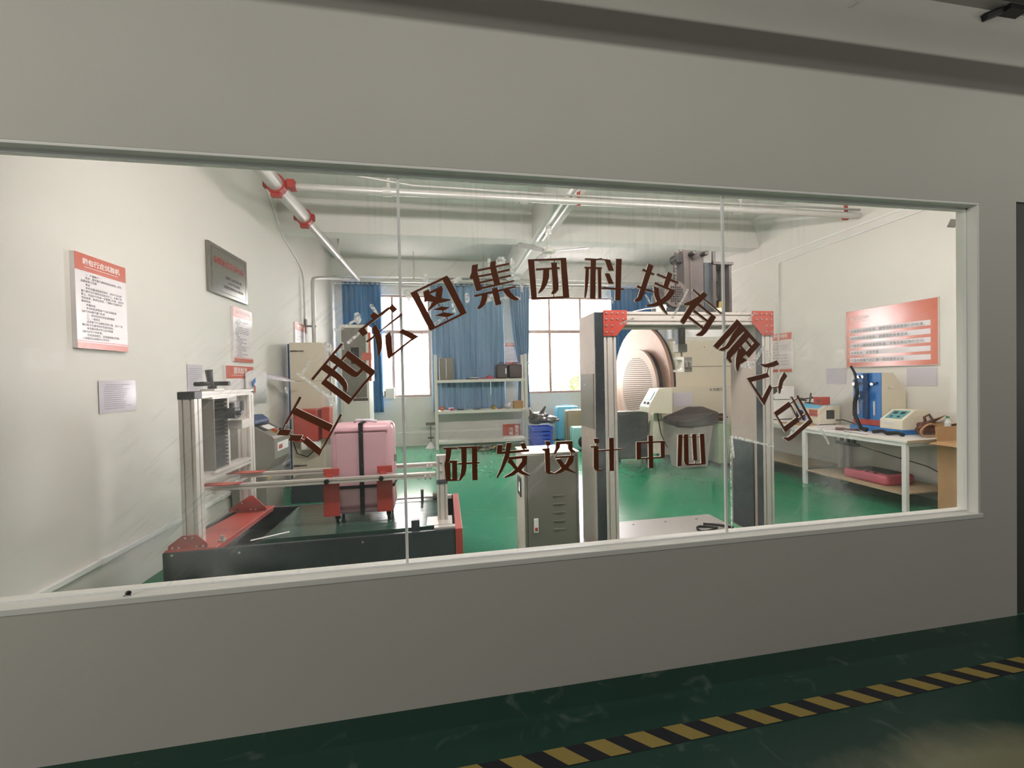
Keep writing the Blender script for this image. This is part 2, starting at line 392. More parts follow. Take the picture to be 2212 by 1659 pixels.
def wall_holes(axis, t0, t1, u0, u1, v0, v1, holes, mb=None):
    # slab with rectangular holes; axis = thickness axis ('x' or 'y'); u along wall, v = z
    us = sorted({u0, u1}|{h[0] for h in holes}|{h[1] for h in holes}); vs = sorted({v0, v1}|{h[2] for h in holes}|{h[3] for h in holes})
    mb = mb or MB()
    for i in range(len(us)-1):
        for j in range(len(vs)-1):
            cu = (us[i]+us[i+1])/2; cv = (vs[j]+vs[j+1])/2
            if any(h[0] < cu < h[1] and h[2] < cv < h[3] for h in holes): continue
            if axis == 'y': mb.box(us[i], us[i+1], t0, t1, vs[j], vs[j+1])
            else: mb.box(t0, t1, us[i], us[i+1], vs[j], vs[j+1])
    return mb
LETTERS = {
'江':[[(-0.7753,1.3564),(-0.7601,1.3824),(-0.7118,1.378),(-0.7259,1.352)],[(-0.7512,1.382),(-0.7408,1.4059),(-0.736,1.4057),(-0.7449,1.3817)],[(-0.6725,1.5348),(-0.6624,1.5298),(-0.7316,1.4056),(-0.7408,1.408)],[(-0.6882,1.4814),(-0.5271,1.3932),(-0.5425,1.3618),(-0.706,1.4539)],[(-0.4929,1.4462),(-0.4839,1.4416),(-0.5622,1.3001),(-0.5701,1.3031)],[(-0.5683,1.3057),(-0.5622,1.3014),(-0.5778,1.2782),(-0.5839,1.2812)],[(-0.726,1.3287),(-0.7112,1.3548),(-0.6624,1.3513),(-0.6774,1.3242)],[(-0.7219,1.3632),(-0.7088,1.3547),(-0.7113,1.3509),(-0.7244,1.3593)],[(-0.6467,1.3413),(-0.5778,1.2769),(-0.591,1.2488),(-0.6638,1.317)],[(-0.6726,1.3359),(-0.6569,1.3286),(-0.6595,1.3234),(-0.674,1.3307)]],
'西':[[(-0.4795,1.7851),(-0.4716,1.7786),(-0.6102,1.6094),(-0.6199,1.6146)],[(-0.5113,1.7291),(-0.4761,1.6996),(-0.4202,1.6515),(-0.4137,1.6458),(-0.406,1.6462),(-0.3911,1.6641),(-0.3808,1.6538),(-0.3996,1.631),(-0.4095,1.6221),(-0.4211,1.6199),(-0.4362,1.6257),(-0.4977,1.6729),(-0.5336,1.7024)],[(-0.55,1.6853),(-0.5206,1.6613),(-0.5114,1.6542),(-0.4874,1.6327),(-0.4708,1.6143),(-0.459,1.592),(-0.4567,1.5719),(-0.4601,1.5508),(-0.4687,1.5521),(-0.4794,1.5764),(-0.494,1.5968),(-0.5124,1.6172),(-0.5309,1.6286),(-0.541,1.6358),(-0.5722,1.6593)],[(-0.5662,1.6065),(-0.5492,1.6101),(-0.4399,1.5201),(-0.4532,1.4889),(-0.5753,1.5924)],[(-0.541,1.6362),(-0.5318,1.6286),(-0.5502,1.6081),(-0.5672,1.6035)],[(-0.5069,1.6811),(-0.4973,1.6725),(-0.5123,1.6542),(-0.5216,1.6614)],[(-0.4482,1.749),(-0.3238,1.6457),(-0.3524,1.628),(-0.4604,1.7184)],[(-0.4482,1.749),(-0.4595,1.7174),(-0.4752,1.7006),(-0.4839,1.7063)],[(-0.3238,1.6457),(-0.4532,1.4889),(-0.4428,1.5192),(-0.3514,1.6296)]],
'宏':[[(-0.324,1.9335),(-0.3049,1.9168),(-0.3307,1.8981),(-0.3448,1.9158)],[(-0.4016,1.8426),(-0.3355,1.8981),(-0.2559,1.9603),(-0.2502,1.9502),(-0.3241,1.891),(-0.3715,1.8546)],[(-0.4016,1.8426),(-0.3714,1.8572),(-0.3556,1.833),(-0.3787,1.8143)],[(-0.2388,1.9737),(-0.2157,1.9484),(-0.2369,1.931),(-0.2571,1.9522)],[(-0.338,1.8789),(-0.3247,1.8657),(-0.3277,1.8633),(-0.34,1.8768)],[(-0.3673,1.7915),(-0.3298,1.8192),(-0.298,1.8444),(-0.1944,1.9312),(-0.1937,1.9189),(-0.2861,1.8495),(-0.3241,1.8141),(-0.3602,1.785)],[(-0.3366,1.8556),(-0.3168,1.8718),(-0.302,1.8414),(-0.2948,1.817),(-0.2917,1.7865),(-0.2944,1.7561),(-0.3031,1.7216),(-0.3109,1.7217),(-0.3155,1.7705),(-0.3242,1.8111)],[(-0.2928,1.7805),(-0.2752,1.7791),(-0.2753,1.7767),(-0.2923,1.778)],[(-0.2521,1.8383),(-0.246,1.8066),(-0.2453,1.7556),(-0.2411,1.725),(-0.2624,1.7048),(-0.2689,1.7171),(-0.276,1.7864),(-0.2761,1.819)],[(-0.246,1.7301),(-0.1567,1.8011),(-0.1407,1.8031),(-0.2342,1.728),(-0.2483,1.7159)],[(-0.1924,1.8514),(-0.1658,1.8391),(-0.1182,1.8153),(-0.1489,1.7938),(-0.1567,1.8042),(-0.1842,1.8207),(-0.2117,1.8351)]],
'图':[[(-0.1519,2.0278),(-0.1192,2.0347),(-0.036,1.8637),(-0.0607,1.8417)],[(-0.1519,2.0278),(0.0282,2.1174),(0.0105,2.0962),(-0.1192,2.0334)],[(0.0282,2.1174),(0.0415,2.1008),(0.122,1.9307),(0.0892,1.924),(0.0054,2.0948)],[(-0.0607,1.8417),(0.122,1.9307),(0.0892,1.9266),(-0.0386,1.8624)],[(-0.0902,2.0343),(-0.0633,2.0484),(-0.0576,2.024),(-0.035,2.0113),(-0.0007,2.004),(0.043,1.9993),(0.0416,1.9941),(0.0078,1.9833),(-0.0205,1.9778),(-0.0458,1.9854),(-0.0711,1.989),(-0.0864,1.9836),(-0.0858,2.0081)],[(-0.0633,2.0484),(-0.0586,2.0356),(0.0008,2.0662),(0.0069,2.0508),(-0.0007,2.0035),(-0.0312,2.0109),(-0.0259,2.0381),(-0.0576,2.024)],[(-0.0432,1.988),(-0.0179,1.9779),(-0.0672,1.9399),(-0.0696,1.9451)],[(-0.0442,1.9461),(-0.0055,1.9624),(0.0407,1.9589),(0.0094,1.9423)],[(-0.0373,1.9168),(0.0066,1.9339),(0.0646,1.927),(0.0266,1.9093)],[(-0.0218,1.9773),(-0.0166,1.9784),(-0.0093,1.9629),(-0.0145,1.9618)],[(-0.0003,1.943),(0.0048,1.943),(0.0071,1.9334),(0.0015,1.9334)],[(0.0176,1.9101),(0.0215,1.9106),(0.0302,1.8976),(0.025,1.8945)]],
'集':[[(0.1537,2.1715),(0.1842,2.1779),(0.1819,2.1512),(0.18,2.1411),(0.2015,2.0488),(0.1726,2.0399),(0.1555,2.1036),(0.1445,2.1017),(0.1396,2.1083),(0.1494,2.132)],[(0.2473,2.19),(0.2765,2.1962),(0.2735,2.1738),(0.2947,2.0851),(0.2962,2.0758),(0.2651,2.0684),(0.2433,2.1645)],[(0.1827,2.1509),(0.245,2.1654),(0.2482,2.1553),(0.18,2.1411)],[(0.2726,2.1717),(0.3419,2.1888),(0.3438,2.179),(0.2749,2.1633)],[(0.1828,2.1198),(0.2529,2.1346),(0.2544,2.125),(0.186,2.1114)],[(0.2822,2.1423),(0.3447,2.1585),(0.3462,2.1487),(0.2837,2.1338)],[(0.1915,2.0896),(0.2591,2.1051),(0.2597,2.0955),(0.1938,2.0804)],[(0.2884,2.1135),(0.3519,2.128),(0.3534,2.1195),(0.2908,2.1042)],[(0.1976,2.0611),(0.2653,2.0769),(0.2955,2.0851),(0.3669,2.101),(0.3685,2.0933),(0.2772,2.0703),(0.2633,2.0667),(0.1999,2.0513)],[(0.2608,2.0684),(0.266,2.0685),(0.2657,2.0583),(0.2614,2.0582)],[(0.16,2.0212),(0.2508,2.0428),(0.2827,2.0492),(0.3741,2.0711),(0.3757,2.0635),(0.3407,2.0535),(0.2851,2.0399),(0.23,2.0272),(0.1626,2.0112)],[(0.2502,2.0546),(0.2795,2.0619),(0.2851,2.0399),(0.2983,1.9771),(0.2689,1.97),(0.2549,2.0327)],[(0.1992,2.0201),(0.23,2.0281),(0.2269,2.0035),(0.2152,1.9746),(0.1995,1.9592),(0.1806,1.949),(0.1757,1.9557),(0.188,1.9743),(0.1962,1.9998)],[(0.3085,2.0453),(0.3389,2.0535),(0.3524,2.034),(0.3712,2.0172),(0.3893,2.0062),(0.3874,1.9985),(0.3708,1.9966),(0.3466,2.0049),(0.3261,2.0217)]],
'团':[[(0.4418,2.2085),(0.4747,2.2069),(0.4857,2.005),(0.4569,2.0022)],[(0.4418,2.2085),(0.6467,2.2225),(0.6439,2.2109),(0.4746,2.202)],[(0.6154,2.2209),(0.6467,2.2225),(0.6603,2.0146),(0.6267,2.0117)],[(0.4569,2.0017),(0.4604,2.0122),(0.6584,2.0234),(0.6603,2.0141)],[(0.5643,2.1952),(0.5954,2.197),(0.5972,2.1616),(0.6034,2.0816),(0.6015,2.054),(0.5856,2.0362),(0.5673,2.0305),(0.5622,2.0347),(0.5717,2.0536),(0.571,2.086),(0.5674,2.1609)],[(0.484,2.1633),(0.565,2.1693),(0.6105,2.1732),(0.6111,2.1644),(0.596,2.1621),(0.4838,2.1534)],[(0.5223,2.1586),(0.5545,2.1606),(0.5537,2.1207),(0.5399,2.0805),(0.5187,2.0503),(0.4966,2.0338),(0.4941,2.0387),(0.5089,2.07),(0.5187,2.11)],[(0.5801,2.2099),(0.5853,2.21),(0.585,2.195),(0.5798,2.1949)],[(0.573,2.0331),(0.5782,2.0336),(0.5779,2.0181),(0.5735,2.0181)]],
'科':[[(0.7497,2.224),(0.8192,2.2224),(0.8435,2.2274),(0.8447,2.2198),(0.8136,2.2138),(0.7508,2.2146)],[(0.7815,2.2167),(0.8116,2.2176),(0.8043,2.0113),(0.7743,2.0109)],[(0.7474,2.1791),(0.8453,2.1777),(0.8424,2.1675),(0.7465,2.1702)],[(0.7526,2.1716),(0.7713,2.1708),(0.7673,2.1022),(0.761,2.0565),(0.7509,2.0157),(0.7423,2.0131),(0.7465,2.0638)],[(0.8203,2.1695),(0.8397,2.1687),(0.8372,2.0129),(0.8205,2.0127)],[(0.8596,2.2182),(0.8908,2.219),(0.9115,2.1614),(0.8802,2.1607)],[(0.8354,2.2239),(0.8908,2.219),(0.8894,2.2154),(0.8353,2.219)],[(0.8582,2.1461),(0.8853,2.1467),(0.9094,2.0916),(0.8788,2.0911)],[(0.9236,2.2253),(0.9565,2.2255),(0.9455,2.0031),(0.9154,2.0033)],[(0.8391,2.0697),(0.8514,2.0737),(0.966,2.0679),(0.9644,2.0583),(0.8458,2.0641),(0.8391,2.0653)]],
'技':[[(1.1108,2.2053),(1.1406,2.1933),(1.0931,2.0691),(1.0771,2.0264),(1.0645,2.0051),(1.0401,1.9963),(1.0265,1.999),(1.0281,2.0075),(1.0466,2.0232),(1.0579,2.0573)],[(1.0782,2.1768),(1.1467,2.1509),(1.1419,2.1414),(1.072,2.1662)],[(1.0447,2.0858),(1.1419,2.0528),(1.1387,2.0477),(1.0929,2.0572),(1.0385,2.0753)],[(1.2243,2.1632),(1.2522,2.1518),(1.2227,2.0712),(1.1949,2.0821)],[(1.1621,2.1532),(1.2875,2.1081),(1.2842,2.0974),(1.1573,2.1441)],[(1.1474,2.1055),(1.1981,2.0865),(1.2647,2.0604),(1.2646,2.0518),(1.2288,2.0627),(1.1426,2.0955)],[(1.2319,2.0627),(1.2657,2.0595),(1.2597,2.0431),(1.2342,2.0141),(1.2027,1.9909),(1.1652,1.9777),(1.1282,1.9731),(1.0945,1.9734),(1.0961,1.9791),(1.1408,1.9903),(1.1782,2.0106),(1.2096,2.0338)],[(1.1393,2.0826),(1.1684,2.0717),(1.1694,2.0418),(1.1797,2.0106),(1.1962,1.9737),(1.2203,1.9324),(1.2156,1.9286),(1.1896,1.9536),(1.1593,1.9933),(1.1431,2.033)]],
'有':[[(1.3756,2.0722),(1.4183,2.0395),(1.553,1.9386),(1.5479,1.9327),(1.4436,2.0107),(1.4117,2.0307),(1.3713,2.0649)],[(1.4395,2.0572),(1.464,2.0386),(1.4111,1.99),(1.3566,1.9794),(1.3185,1.9819),(1.3171,1.9891),(1.3602,2.0069),(1.4053,2.0306)],[(1.355,1.9823),(1.4127,1.993),(1.3753,1.9549),(1.3168,1.8752),(1.2934,1.8924)],[(1.4111,1.9915),(1.515,1.9155),(1.4969,1.9061),(1.481,1.925),(1.4013,1.9812)],[(1.4843,1.9294),(1.515,1.9155),(1.4536,1.8301),(1.4275,1.8098),(1.3986,1.8113),(1.3891,1.8186),(1.4182,1.836),(1.4348,1.8622)],[(1.3801,1.9579),(1.4644,1.8987),(1.4546,1.8899),(1.372,1.9477)],[(1.3524,1.9206),(1.4347,1.8607),(1.4265,1.8505),(1.3434,1.9108)]],
'限':[[(1.6469,1.9054),(1.669,1.8812),(1.5213,1.7342),(1.4949,1.7563)],[(1.6469,1.9054),(1.793,1.7607),(1.77,1.7519),(1.649,1.8745)],[(1.6639,1.8767),(1.7009,1.8457),(1.6454,1.8016),(1.6252,1.7774),(1.5901,1.7401),(1.5505,1.7251),(1.5286,1.7319),(1.536,1.7384),(1.5706,1.7535),(1.5907,1.7798),(1.616,1.8216)],[(1.7059,1.8444),(1.7356,1.8154),(1.6016,1.6849),(1.6097,1.6627),(1.6011,1.6562),(1.5745,1.6852),(1.5799,1.7182)],[(1.7603,1.7765),(1.793,1.7607),(1.7187,1.6856),(1.6914,1.7104)],[(1.695,1.7814),(1.7051,1.7889),(1.7398,1.753),(1.7295,1.7424)],[(1.662,1.7484),(1.6721,1.7549),(1.709,1.7146),(1.6964,1.7059)],[(1.6494,1.7352),(1.6694,1.7394),(1.7039,1.708),(1.6786,1.6883),(1.7084,1.6723),(1.6631,1.6486),(1.6476,1.6089),(1.6401,1.6113),(1.6331,1.6424),(1.6362,1.6822)]],
'公':[[(1.8992,1.6697),(1.917,1.6446),(1.8807,1.6316),(1.8447,1.6264),(1.8141,1.6327),(1.7863,1.6489),(1.8296,1.6482),(1.8708,1.6588)],[(1.8421,1.6273),(1.8472,1.6263),(1.8391,1.5955),(1.833,1.5965)],[(1.7045,1.57),(1.8366,1.5978),(1.8516,1.5736),(1.7318,1.5471)],[(1.7045,1.5691),(1.7318,1.5493),(1.804,1.4511),(1.7986,1.4311)],[(1.8511,1.5308),(1.8688,1.5101),(1.8151,1.4103),(1.7971,1.4333),(1.804,1.4547)],[(1.8647,1.5125),(1.9112,1.5176),(1.9111,1.5122),(1.8667,1.507)],[(1.9475,1.6011),(1.9691,1.5757),(1.9416,1.5423),(1.9199,1.4748),(1.9122,1.475),(1.9075,1.5159),(1.9184,1.5564)]],
'司':[[(1.8772,1.3675),(1.9766,1.4268),(1.9972,1.402),(1.9001,1.3463)],[(1.8772,1.3675),(1.9001,1.3486),(1.9434,1.2833),(1.9508,1.2489)],[(2.0279,1.3338),(2.0487,1.311),(1.9508,1.2489),(1.9424,1.2825)],[(1.9766,1.4268),(1.9982,1.402),(2.0487,1.311),(2.0278,1.3278)],[(1.99,1.4547),(2.0005,1.4566),(2.0859,1.3187),(2.0699,1.3148)],[(2.0268,1.4604),(2.04,1.4632),(2.139,1.3019),(2.1125,1.3154)],[(1.9859,1.4183),(2.0346,1.4488),(2.0372,1.4441),(1.9895,1.4128)],[(2.0399,1.3274),(2.0927,1.3561),(2.0948,1.3506),(2.0446,1.3213)],[(2.1098,1.3155),(2.139,1.3019),(2,1.2078),(1.971,1.1955),(1.9425,1.2128),(1.94,1.2198),(1.9687,1.2184),(2.0056,1.2396)]],
'研':[[(-0.009,1.2596),(0.0581,1.2581),(0.0579,1.2489),(-0.0081,1.2497)],[(0.0035,1.2527),(0.0296,1.2521),(0.0263,1.2192),(0.0183,1.1901),(0.0052,1.1743),(-0.0003,1.1691),(-0.0074,1.1769),(-0.0015,1.1949)],[(-0.0073,1.1776),(0.0218,1.1862),(0.0228,1.0903),(-0.0019,1.0893)],[(0.0183,1.192),(0.0566,1.1917),(0.0563,1.1799),(0.0199,1.1797)],[(0.0316,1.1839),(0.0564,1.1843),(0.0542,1.089),(0.0304,1.0891)],[(-0.002,1.1),(0.0544,1.0986),(0.0541,1.0883),(-0.0011,1.0893)],[(0.0673,1.2595),(0.1687,1.2581),(0.1677,1.2496),(0.0671,1.2502)],[(0.0781,1.2534),(0.1057,1.2527),(0.1033,1.152),(0.0952,1.119),(0.0706,1.0872),(0.0633,1.0914),(0.0733,1.1241),(0.0788,1.1719)],[(0.1315,1.2536),(0.1581,1.253),(0.1573,1.0861),(0.1306,1.0863)],[(0.0562,1.1751),(0.0672,1.1781),(0.1687,1.1787),(0.1703,1.1696),(0.067,1.1689),(0.0579,1.1705)],[(0.0525,1.0947),(0.0682,1.0937),(0.068,1.0885),(0.0523,1.0895)]],
'发':[[(0.2616,1.2583),(0.2881,1.2585),(0.285,1.2241),(0.3128,1.2245),(0.4262,1.2273),(0.4279,1.2166),(0.3068,1.2116),(0.2575,1.2124)],[(0.3099,1.268),(0.3366,1.2675),(0.3217,1.1957),(0.2898,1.1334),(0.2604,1.0881),(0.2529,1.0924),(0.2787,1.1454),(0.299,1.2045)],[(0.3806,1.2627),(0.4037,1.2615),(0.4178,1.2316),(0.3915,1.2329)],[(0.3973,1.2341),(0.4039,1.2338),(0.4037,1.2239),(0.3971,1.2243)],[(0.3178,1.194),(0.4158,1.1963),(0.4168,1.186),(0.3194,1.1781)],[(0.3906,1.1901),(0.4166,1.1955),(0.413,1.1527),(0.3814,1.1203),(0.3386,1.0964),(0.2983,1.0876),(0.2946,1.0935),(0.3313,1.112),(0.3664,1.1402),(0.3882,1.1693)],[(0.3194,1.1789),(0.3366,1.179),(0.3625,1.1404),(0.3928,1.1159),(0.4311,1.0952),(0.4302,1.0899),(0.3924,1.0969),(0.3582,1.1179),(0.3284,1.1538),(0.3116,1.1699)]],
'设':[[(0.5129,1.2658),(0.5405,1.2652),(0.5408,1.2422),(0.5203,1.2424)],[(0.5262,1.2429),(0.5321,1.2426),(0.5318,1.2265),(0.5259,1.2268)],[(0.4983,1.2263),(0.5377,1.2281),(0.5379,1.1032),(0.5529,1.1004),(0.5507,1.0928),(0.529,1.0922),(0.5135,1.1047),(0.5118,1.2141),(0.4994,1.2186)],[(0.536,1.2017),(0.5668,1.1993),(0.5667,1.1951),(0.5359,1.1975)],[(0.5701,1.2611),(0.662,1.2606),(0.6617,1.247),(0.5917,1.2478)],[(0.5721,1.261),(0.5949,1.2503),(0.5913,1.2273),(0.5668,1.1959),(0.5589,1.1982),(0.5705,1.2245)],[(0.6379,1.2598),(0.662,1.2602),(0.6623,1.216),(0.677,1.2055),(0.6757,1.199),(0.6507,1.2011),(0.6391,1.221)],[(0.5645,1.1833),(0.6693,1.1846),(0.6683,1.1741),(0.5663,1.1759)],[(0.5687,1.1958),(0.5735,1.1974),(0.5732,1.1813),(0.5688,1.1815)],[(0.6422,1.1783),(0.6693,1.1838),(0.6638,1.1499),(0.6289,1.1132),(0.5965,1.0958),(0.5606,1.0895),(0.5587,1.0942),(0.5889,1.1117),(0.6255,1.1444)],[(0.5682,1.1688),(0.594,1.1693),(0.6174,1.1371),(0.6449,1.1122),(0.6748,1.0941),(0.6735,1.088),(0.6287,1.1054),(0.5971,1.1228)],[(0.6528,1.2017),(0.6576,1.2015),(0.6572,1.1837),(0.6524,1.1839)],[(0.5497,1.0986),(0.5615,1.0964),(0.5614,1.0902),(0.5495,1.0925)]],
'计':[[(0.7799,1.2664),(0.8081,1.2661),(0.8112,1.2414),(0.7865,1.2416)],[(0.7946,1.2419),(0.7995,1.2416),(0.7992,1.2269),(0.7943,1.2271)],[(0.7616,1.2281),(0.8045,1.2273),(0.8049,1.1021),(0.8244,1.1003),(0.826,1.0924),(0.7977,1.0918),(0.783,1.1),(0.777,1.1138),(0.779,1.2195),(0.7622,1.2213)],[(0.8041,1.2048),(0.939,1.2056),(0.9389,1.1988),(0.804,1.197)],[(0.8667,1.2674),(0.8934,1.2662),(0.8918,1.0874),(0.8658,1.089)]],
'中':[[(1.0941,1.2689),(1.12,1.2677),(1.1198,1.0895),(1.0939,1.09)],[(1.0237,1.2355),(1.0504,1.2342),(1.0488,1.1424),(1.0231,1.1411)],[(1.1652,1.2362),(1.1902,1.2357),(1.1878,1.1423),(1.1654,1.1429)],[(1.0238,1.2369),(1.1902,1.2364),(1.1901,1.2274),(1.0236,1.2276)],[(1.0233,1.149),(1.188,1.1503),(1.1878,1.1416),(1.0231,1.1411)]],
'心':[[(1.2721,1.2667),(1.2965,1.2666),(1.289,1.0914),(1.2643,1.0914)],[(1.3052,1.2662),(1.3319,1.2661),(1.3331,1.1021),(1.4121,1.0994),(1.41,1.0924),(1.3233,1.0915),(1.3101,1.0999),(1.3047,1.1177)],[(1.3549,1.2657),(1.3807,1.2656),(1.3852,1.1167),(1.3621,1.1173)],[(1.4031,1.2646),(1.4294,1.2645),(1.4372,1.0933),(1.41,1.0924)],[(1.2936,1.2528),(1.4067,1.2518),(1.4067,1.2476),(1.2935,1.2486)],[(1.3718,1.1182),(1.3756,1.118),(1.3753,1.0983),(1.3715,1.0985)]],
}
SMEARS = [(-0.6275,1.7007,-0.6663,1.6311,0.0087),(-0.6663,1.6311,-0.5349,1.5219,0.0148),(-0.5329,1.5218,-0.5315,1.4951,0.0289),(-0.4041,1.9166,-0.4026,1.8943,0.0334),(-0.4218,1.892,-0.4842,1.8497,0.0131),(-0.45,1.7873,-0.3934,1.8362,0.0132),(-0.5073,1.8497,-0.4884,1.8497,0.0126),(-0.5508,1.7836,-0.5434,1.7503,0.0241),(-0.4797,1.7831,-0.4782,1.7608,0.0177),(-0.0751,2.1131,-0.076,2.0787,0.0298),(0.0656,2.0952,0.0936,2.1073,0.0258),(-0.1665,2.0316,-0.1585,1.9953,0.0293),(-0.2636,1.8449,-0.2622,1.8133,0.0271),(-0.3386,1.9663,-0.3096,1.9171,0.0175),(0.1264,2.0241,0.1281,1.9938,0.0233),(0.054,1.9976,0.0596,1.942,0.0162),(0.222,1.9948,0.2653,2.0189,0.0289),(0.3661,2.0178,0.395,2.0086,0.0168),(0.2984,2.0051,0.3297,2.0102,0.0145),(0.2879,2.1796,0.3076,2.2037,0.0437),(0.241,2.2066,0.2451,2.1785,0.021),(0.3606,2.2052,0.3636,2.1246,0.0213),(0.4063,2.0803,0.4105,2.0493,0.0166),(0.8734,2.0439,0.9014,1.9972,0.0248),(1.3501,2.066,1.255,1.9141,0.0133),(1.0976,2.037,1.124,1.9919,0.0102),(1.8252,1.743,1.7637,1.6638,0.0223),(1.8522,1.7133,1.8577,1.6704,0.0241),(1.6738,1.6545,1.7393,1.6402,0.0416),(1.6173,1.2383,1.8785,1.1696,0.0151),(1.6023,1.2205,1.6035,0.7109,0.008),(2.1779,1.2897,2.2508,1.1843,0.0118),(2.2128,1.2469,2.2571,1.1673,0.0116),(1.6024,1.2311,1.6186,1.127,0.024),(-0.7348,1.5758,-0.7294,1.5539,0.0087),(-0.6663,1.6311,-0.6863,1.6446,0.0083),(-0.036,1.8653,0.0107,1.9116,0.0046),(-0.1275,1.8081,-0.0124,1.9,0.0046),(0.9469,1.878,1.0223,1.9082,0.0107),(1.9716,1.1976,2.0098,1.2557,0.0139),(1.7311,1.9053,1.7676,1.9426,0.0113)]
# ================================================================== STRUCTURE
LW, RW, FY, CZ = -2.45, 5.90, 8.0, 4.45
structure(MB().box(LW-0.2, RW+0.2, 0.0, FY+0.2, -0.12, 0).build('floor', room_floor))
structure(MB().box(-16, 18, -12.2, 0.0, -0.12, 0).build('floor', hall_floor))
structure(wall_holes('y', 0.0, 0.108, -16, 18, 0, 4.6, [(-2.1, 3.312, 0.668, 2.627), (3.606, 4.75, 0, 2.648)]).build('wall_front', hall_wall))
structure(MB().box(LW, RW, 0.108, 0.118, 2.64, CZ).box(LW, -2.1, 0.108, 0.118, 0, 2.64).box(-2.1, RW, 0.108, 0.118, 0, 0.655).box(3.33, RW, 0.108, 0.118, 0.655, 2.64).build('wall_front_inner', white_wall))
structure(MB().box(LW-0.2, LW, 0.108, FY+0.2, 0, 4.65).build('wall_left', white_wall))
structure(MB().box(RW, RW+0.2, 0.108, FY+0.2, 0, 4.65).build('wall_right', white_wall))
WA = (-2.08, -0.30, 1.19, 3.66); WB = (1.88, 5.30, 1.19, 3.66)
structure(wall_holes('y', FY, FY+0.2, LW, RW, 0, 4.65, [WA, WB]).build('wall_far', white_wall))
structure(MB().box(LW, RW, 0.108, FY+0.2, CZ, CZ+0.2).build('ceiling', ceil_m))
structure(MB().box(-16, 18, -12.2, 0.0, 3.82, 4.0).build('ceiling', hall_dark))
structure(MB().box(LW, RW, 4.70, 4.98, 3.94, CZ).build('trim_1', ceil_m))             # cross beam
structure(MB().box(1.53, 1.83, 0.118, 4.70, 3.94, CZ).build('trim_2', ceil_m))        # long beam, near bay
structure(MB().box(1.53, 1.83, 4.98, FY, 3.94, CZ).build('trim_3', ceil_m))           # long beam, far bay
structure(MB().box(LW, RW, 7.72, FY, 4.02, CZ).build('trim_4', ceil_m))               # beam over the far windows
structure(MB().prism([(RW-0.16, CZ), (RW, CZ), (RW, 4.02)], 'y', 0.118, FY).build('trim_5', ceil_m))
# hall behind the camera: back wall with the row of factory windows the glass mirrors
hw = [(-12.4, -11.2, 2.12, 2.80), (-11.0, -9.3, 2.42, 2.62), (13.3, 15.0, 2.03, 2.47), (16.0, 17.2, 2.0, 2.5)]
structure(wall_holes('y', -12.2, -12.0, -16, 18, 0, 3.82, hw).build('wall_back', hall_dark))
structure(MB().box(-16.2, -16, -12.2, 0.108, 0, 3.82).build('wall_hall_left', hall_dark))
structure(MB().box(18, 18.2, -12.2, 0.108, 0, 3.82).build('wall_hall_right', hall_dark))
for i, h in enumerate(hw[:4]):
    f = structure(MB().box((h[0]+h[1])/2-0.05, (h[0]+h[1])/2+0.05, -12.12, -12.06, h[2], h[3]).box(h[0], h[1], -12.12, -12.06, (h[2]+h[3])/2-0.03, (h[2]+h[3])/2+0.03).build('window_%d' % (i+4), brownframe))
# dark door right of the window
d1 = structure(MB().box(3.70, 4.70, 0.05, 0.09, 0.01, 2.58).build('door_1', darkdoor, bevel=0.004))
MB().box(3.606, 3.70, 0.012, 0.108, 0, 2.648).box(4.70, 4.75, 0.012, 0.108, 0, 2.648).box(3.70, 4.70, 0.012, 0.108, 2.58, 2.648).build('door_frame', darkdoor, d1)
MB().cyl((3.78, 0.05, 1.02), (3.78, -0.005, 1.02), 0.012).box(3.77, 3.90, -0.015, 0.0, 1.01, 1.03).build('door_handle', steel, d1, bevel=0.003)

# ------------------------------------------------------------------ the long observation window
GY = 0.057
wm = MB()
wm.box(-2.1, 3.312, 0.0, 0.108, 2.612, 2.627)         # head lining
wm.box(3.294, 3.312, 0.0, 0.108, 0.668, 2.612)        # right jamb lining
wm.box(-2.1, -2.084, 0.0, 0.108, 0.668, 2.612)        # left jamb lining
wm.box(-2.1, 3.33, -0.004, 0.125, 0.655, 0.684)       # sill
win = structure(wm.build('window_1', pvc, bevel=0.003))
bm_ = MB()
bm_.box(-2.084, 3.294, GY-0.008, GY+0.014, 2.600, 2.612).box(-2.084, 3.294, GY-0.006, GY+0.014, 0.684, 0.692)
bm_.box(3.284, 3.294, GY-0.008, GY+0.014, 0.684, 2.612).box(-2.084, -2.074, GY-0.008, GY+0.014, 0.684, 2.612)
bm_.build('glazing_bead', silicone, win)
panes = []
for a, b in ((-2.074, -0.203), (-0.197, 1.569), (1.575, 3.284)):
    panes.append(MB().box(a, b, GY, GY+0.006, 0.690, 2.602).build('pane', glass, win))
for xj in (-0.200, 1.572):
    MB().box(xj-0.0065, xj+0.0065, GY-0.003, GY+0.009, 0.690, 2.602).build('silicone_joint', silicone, win)
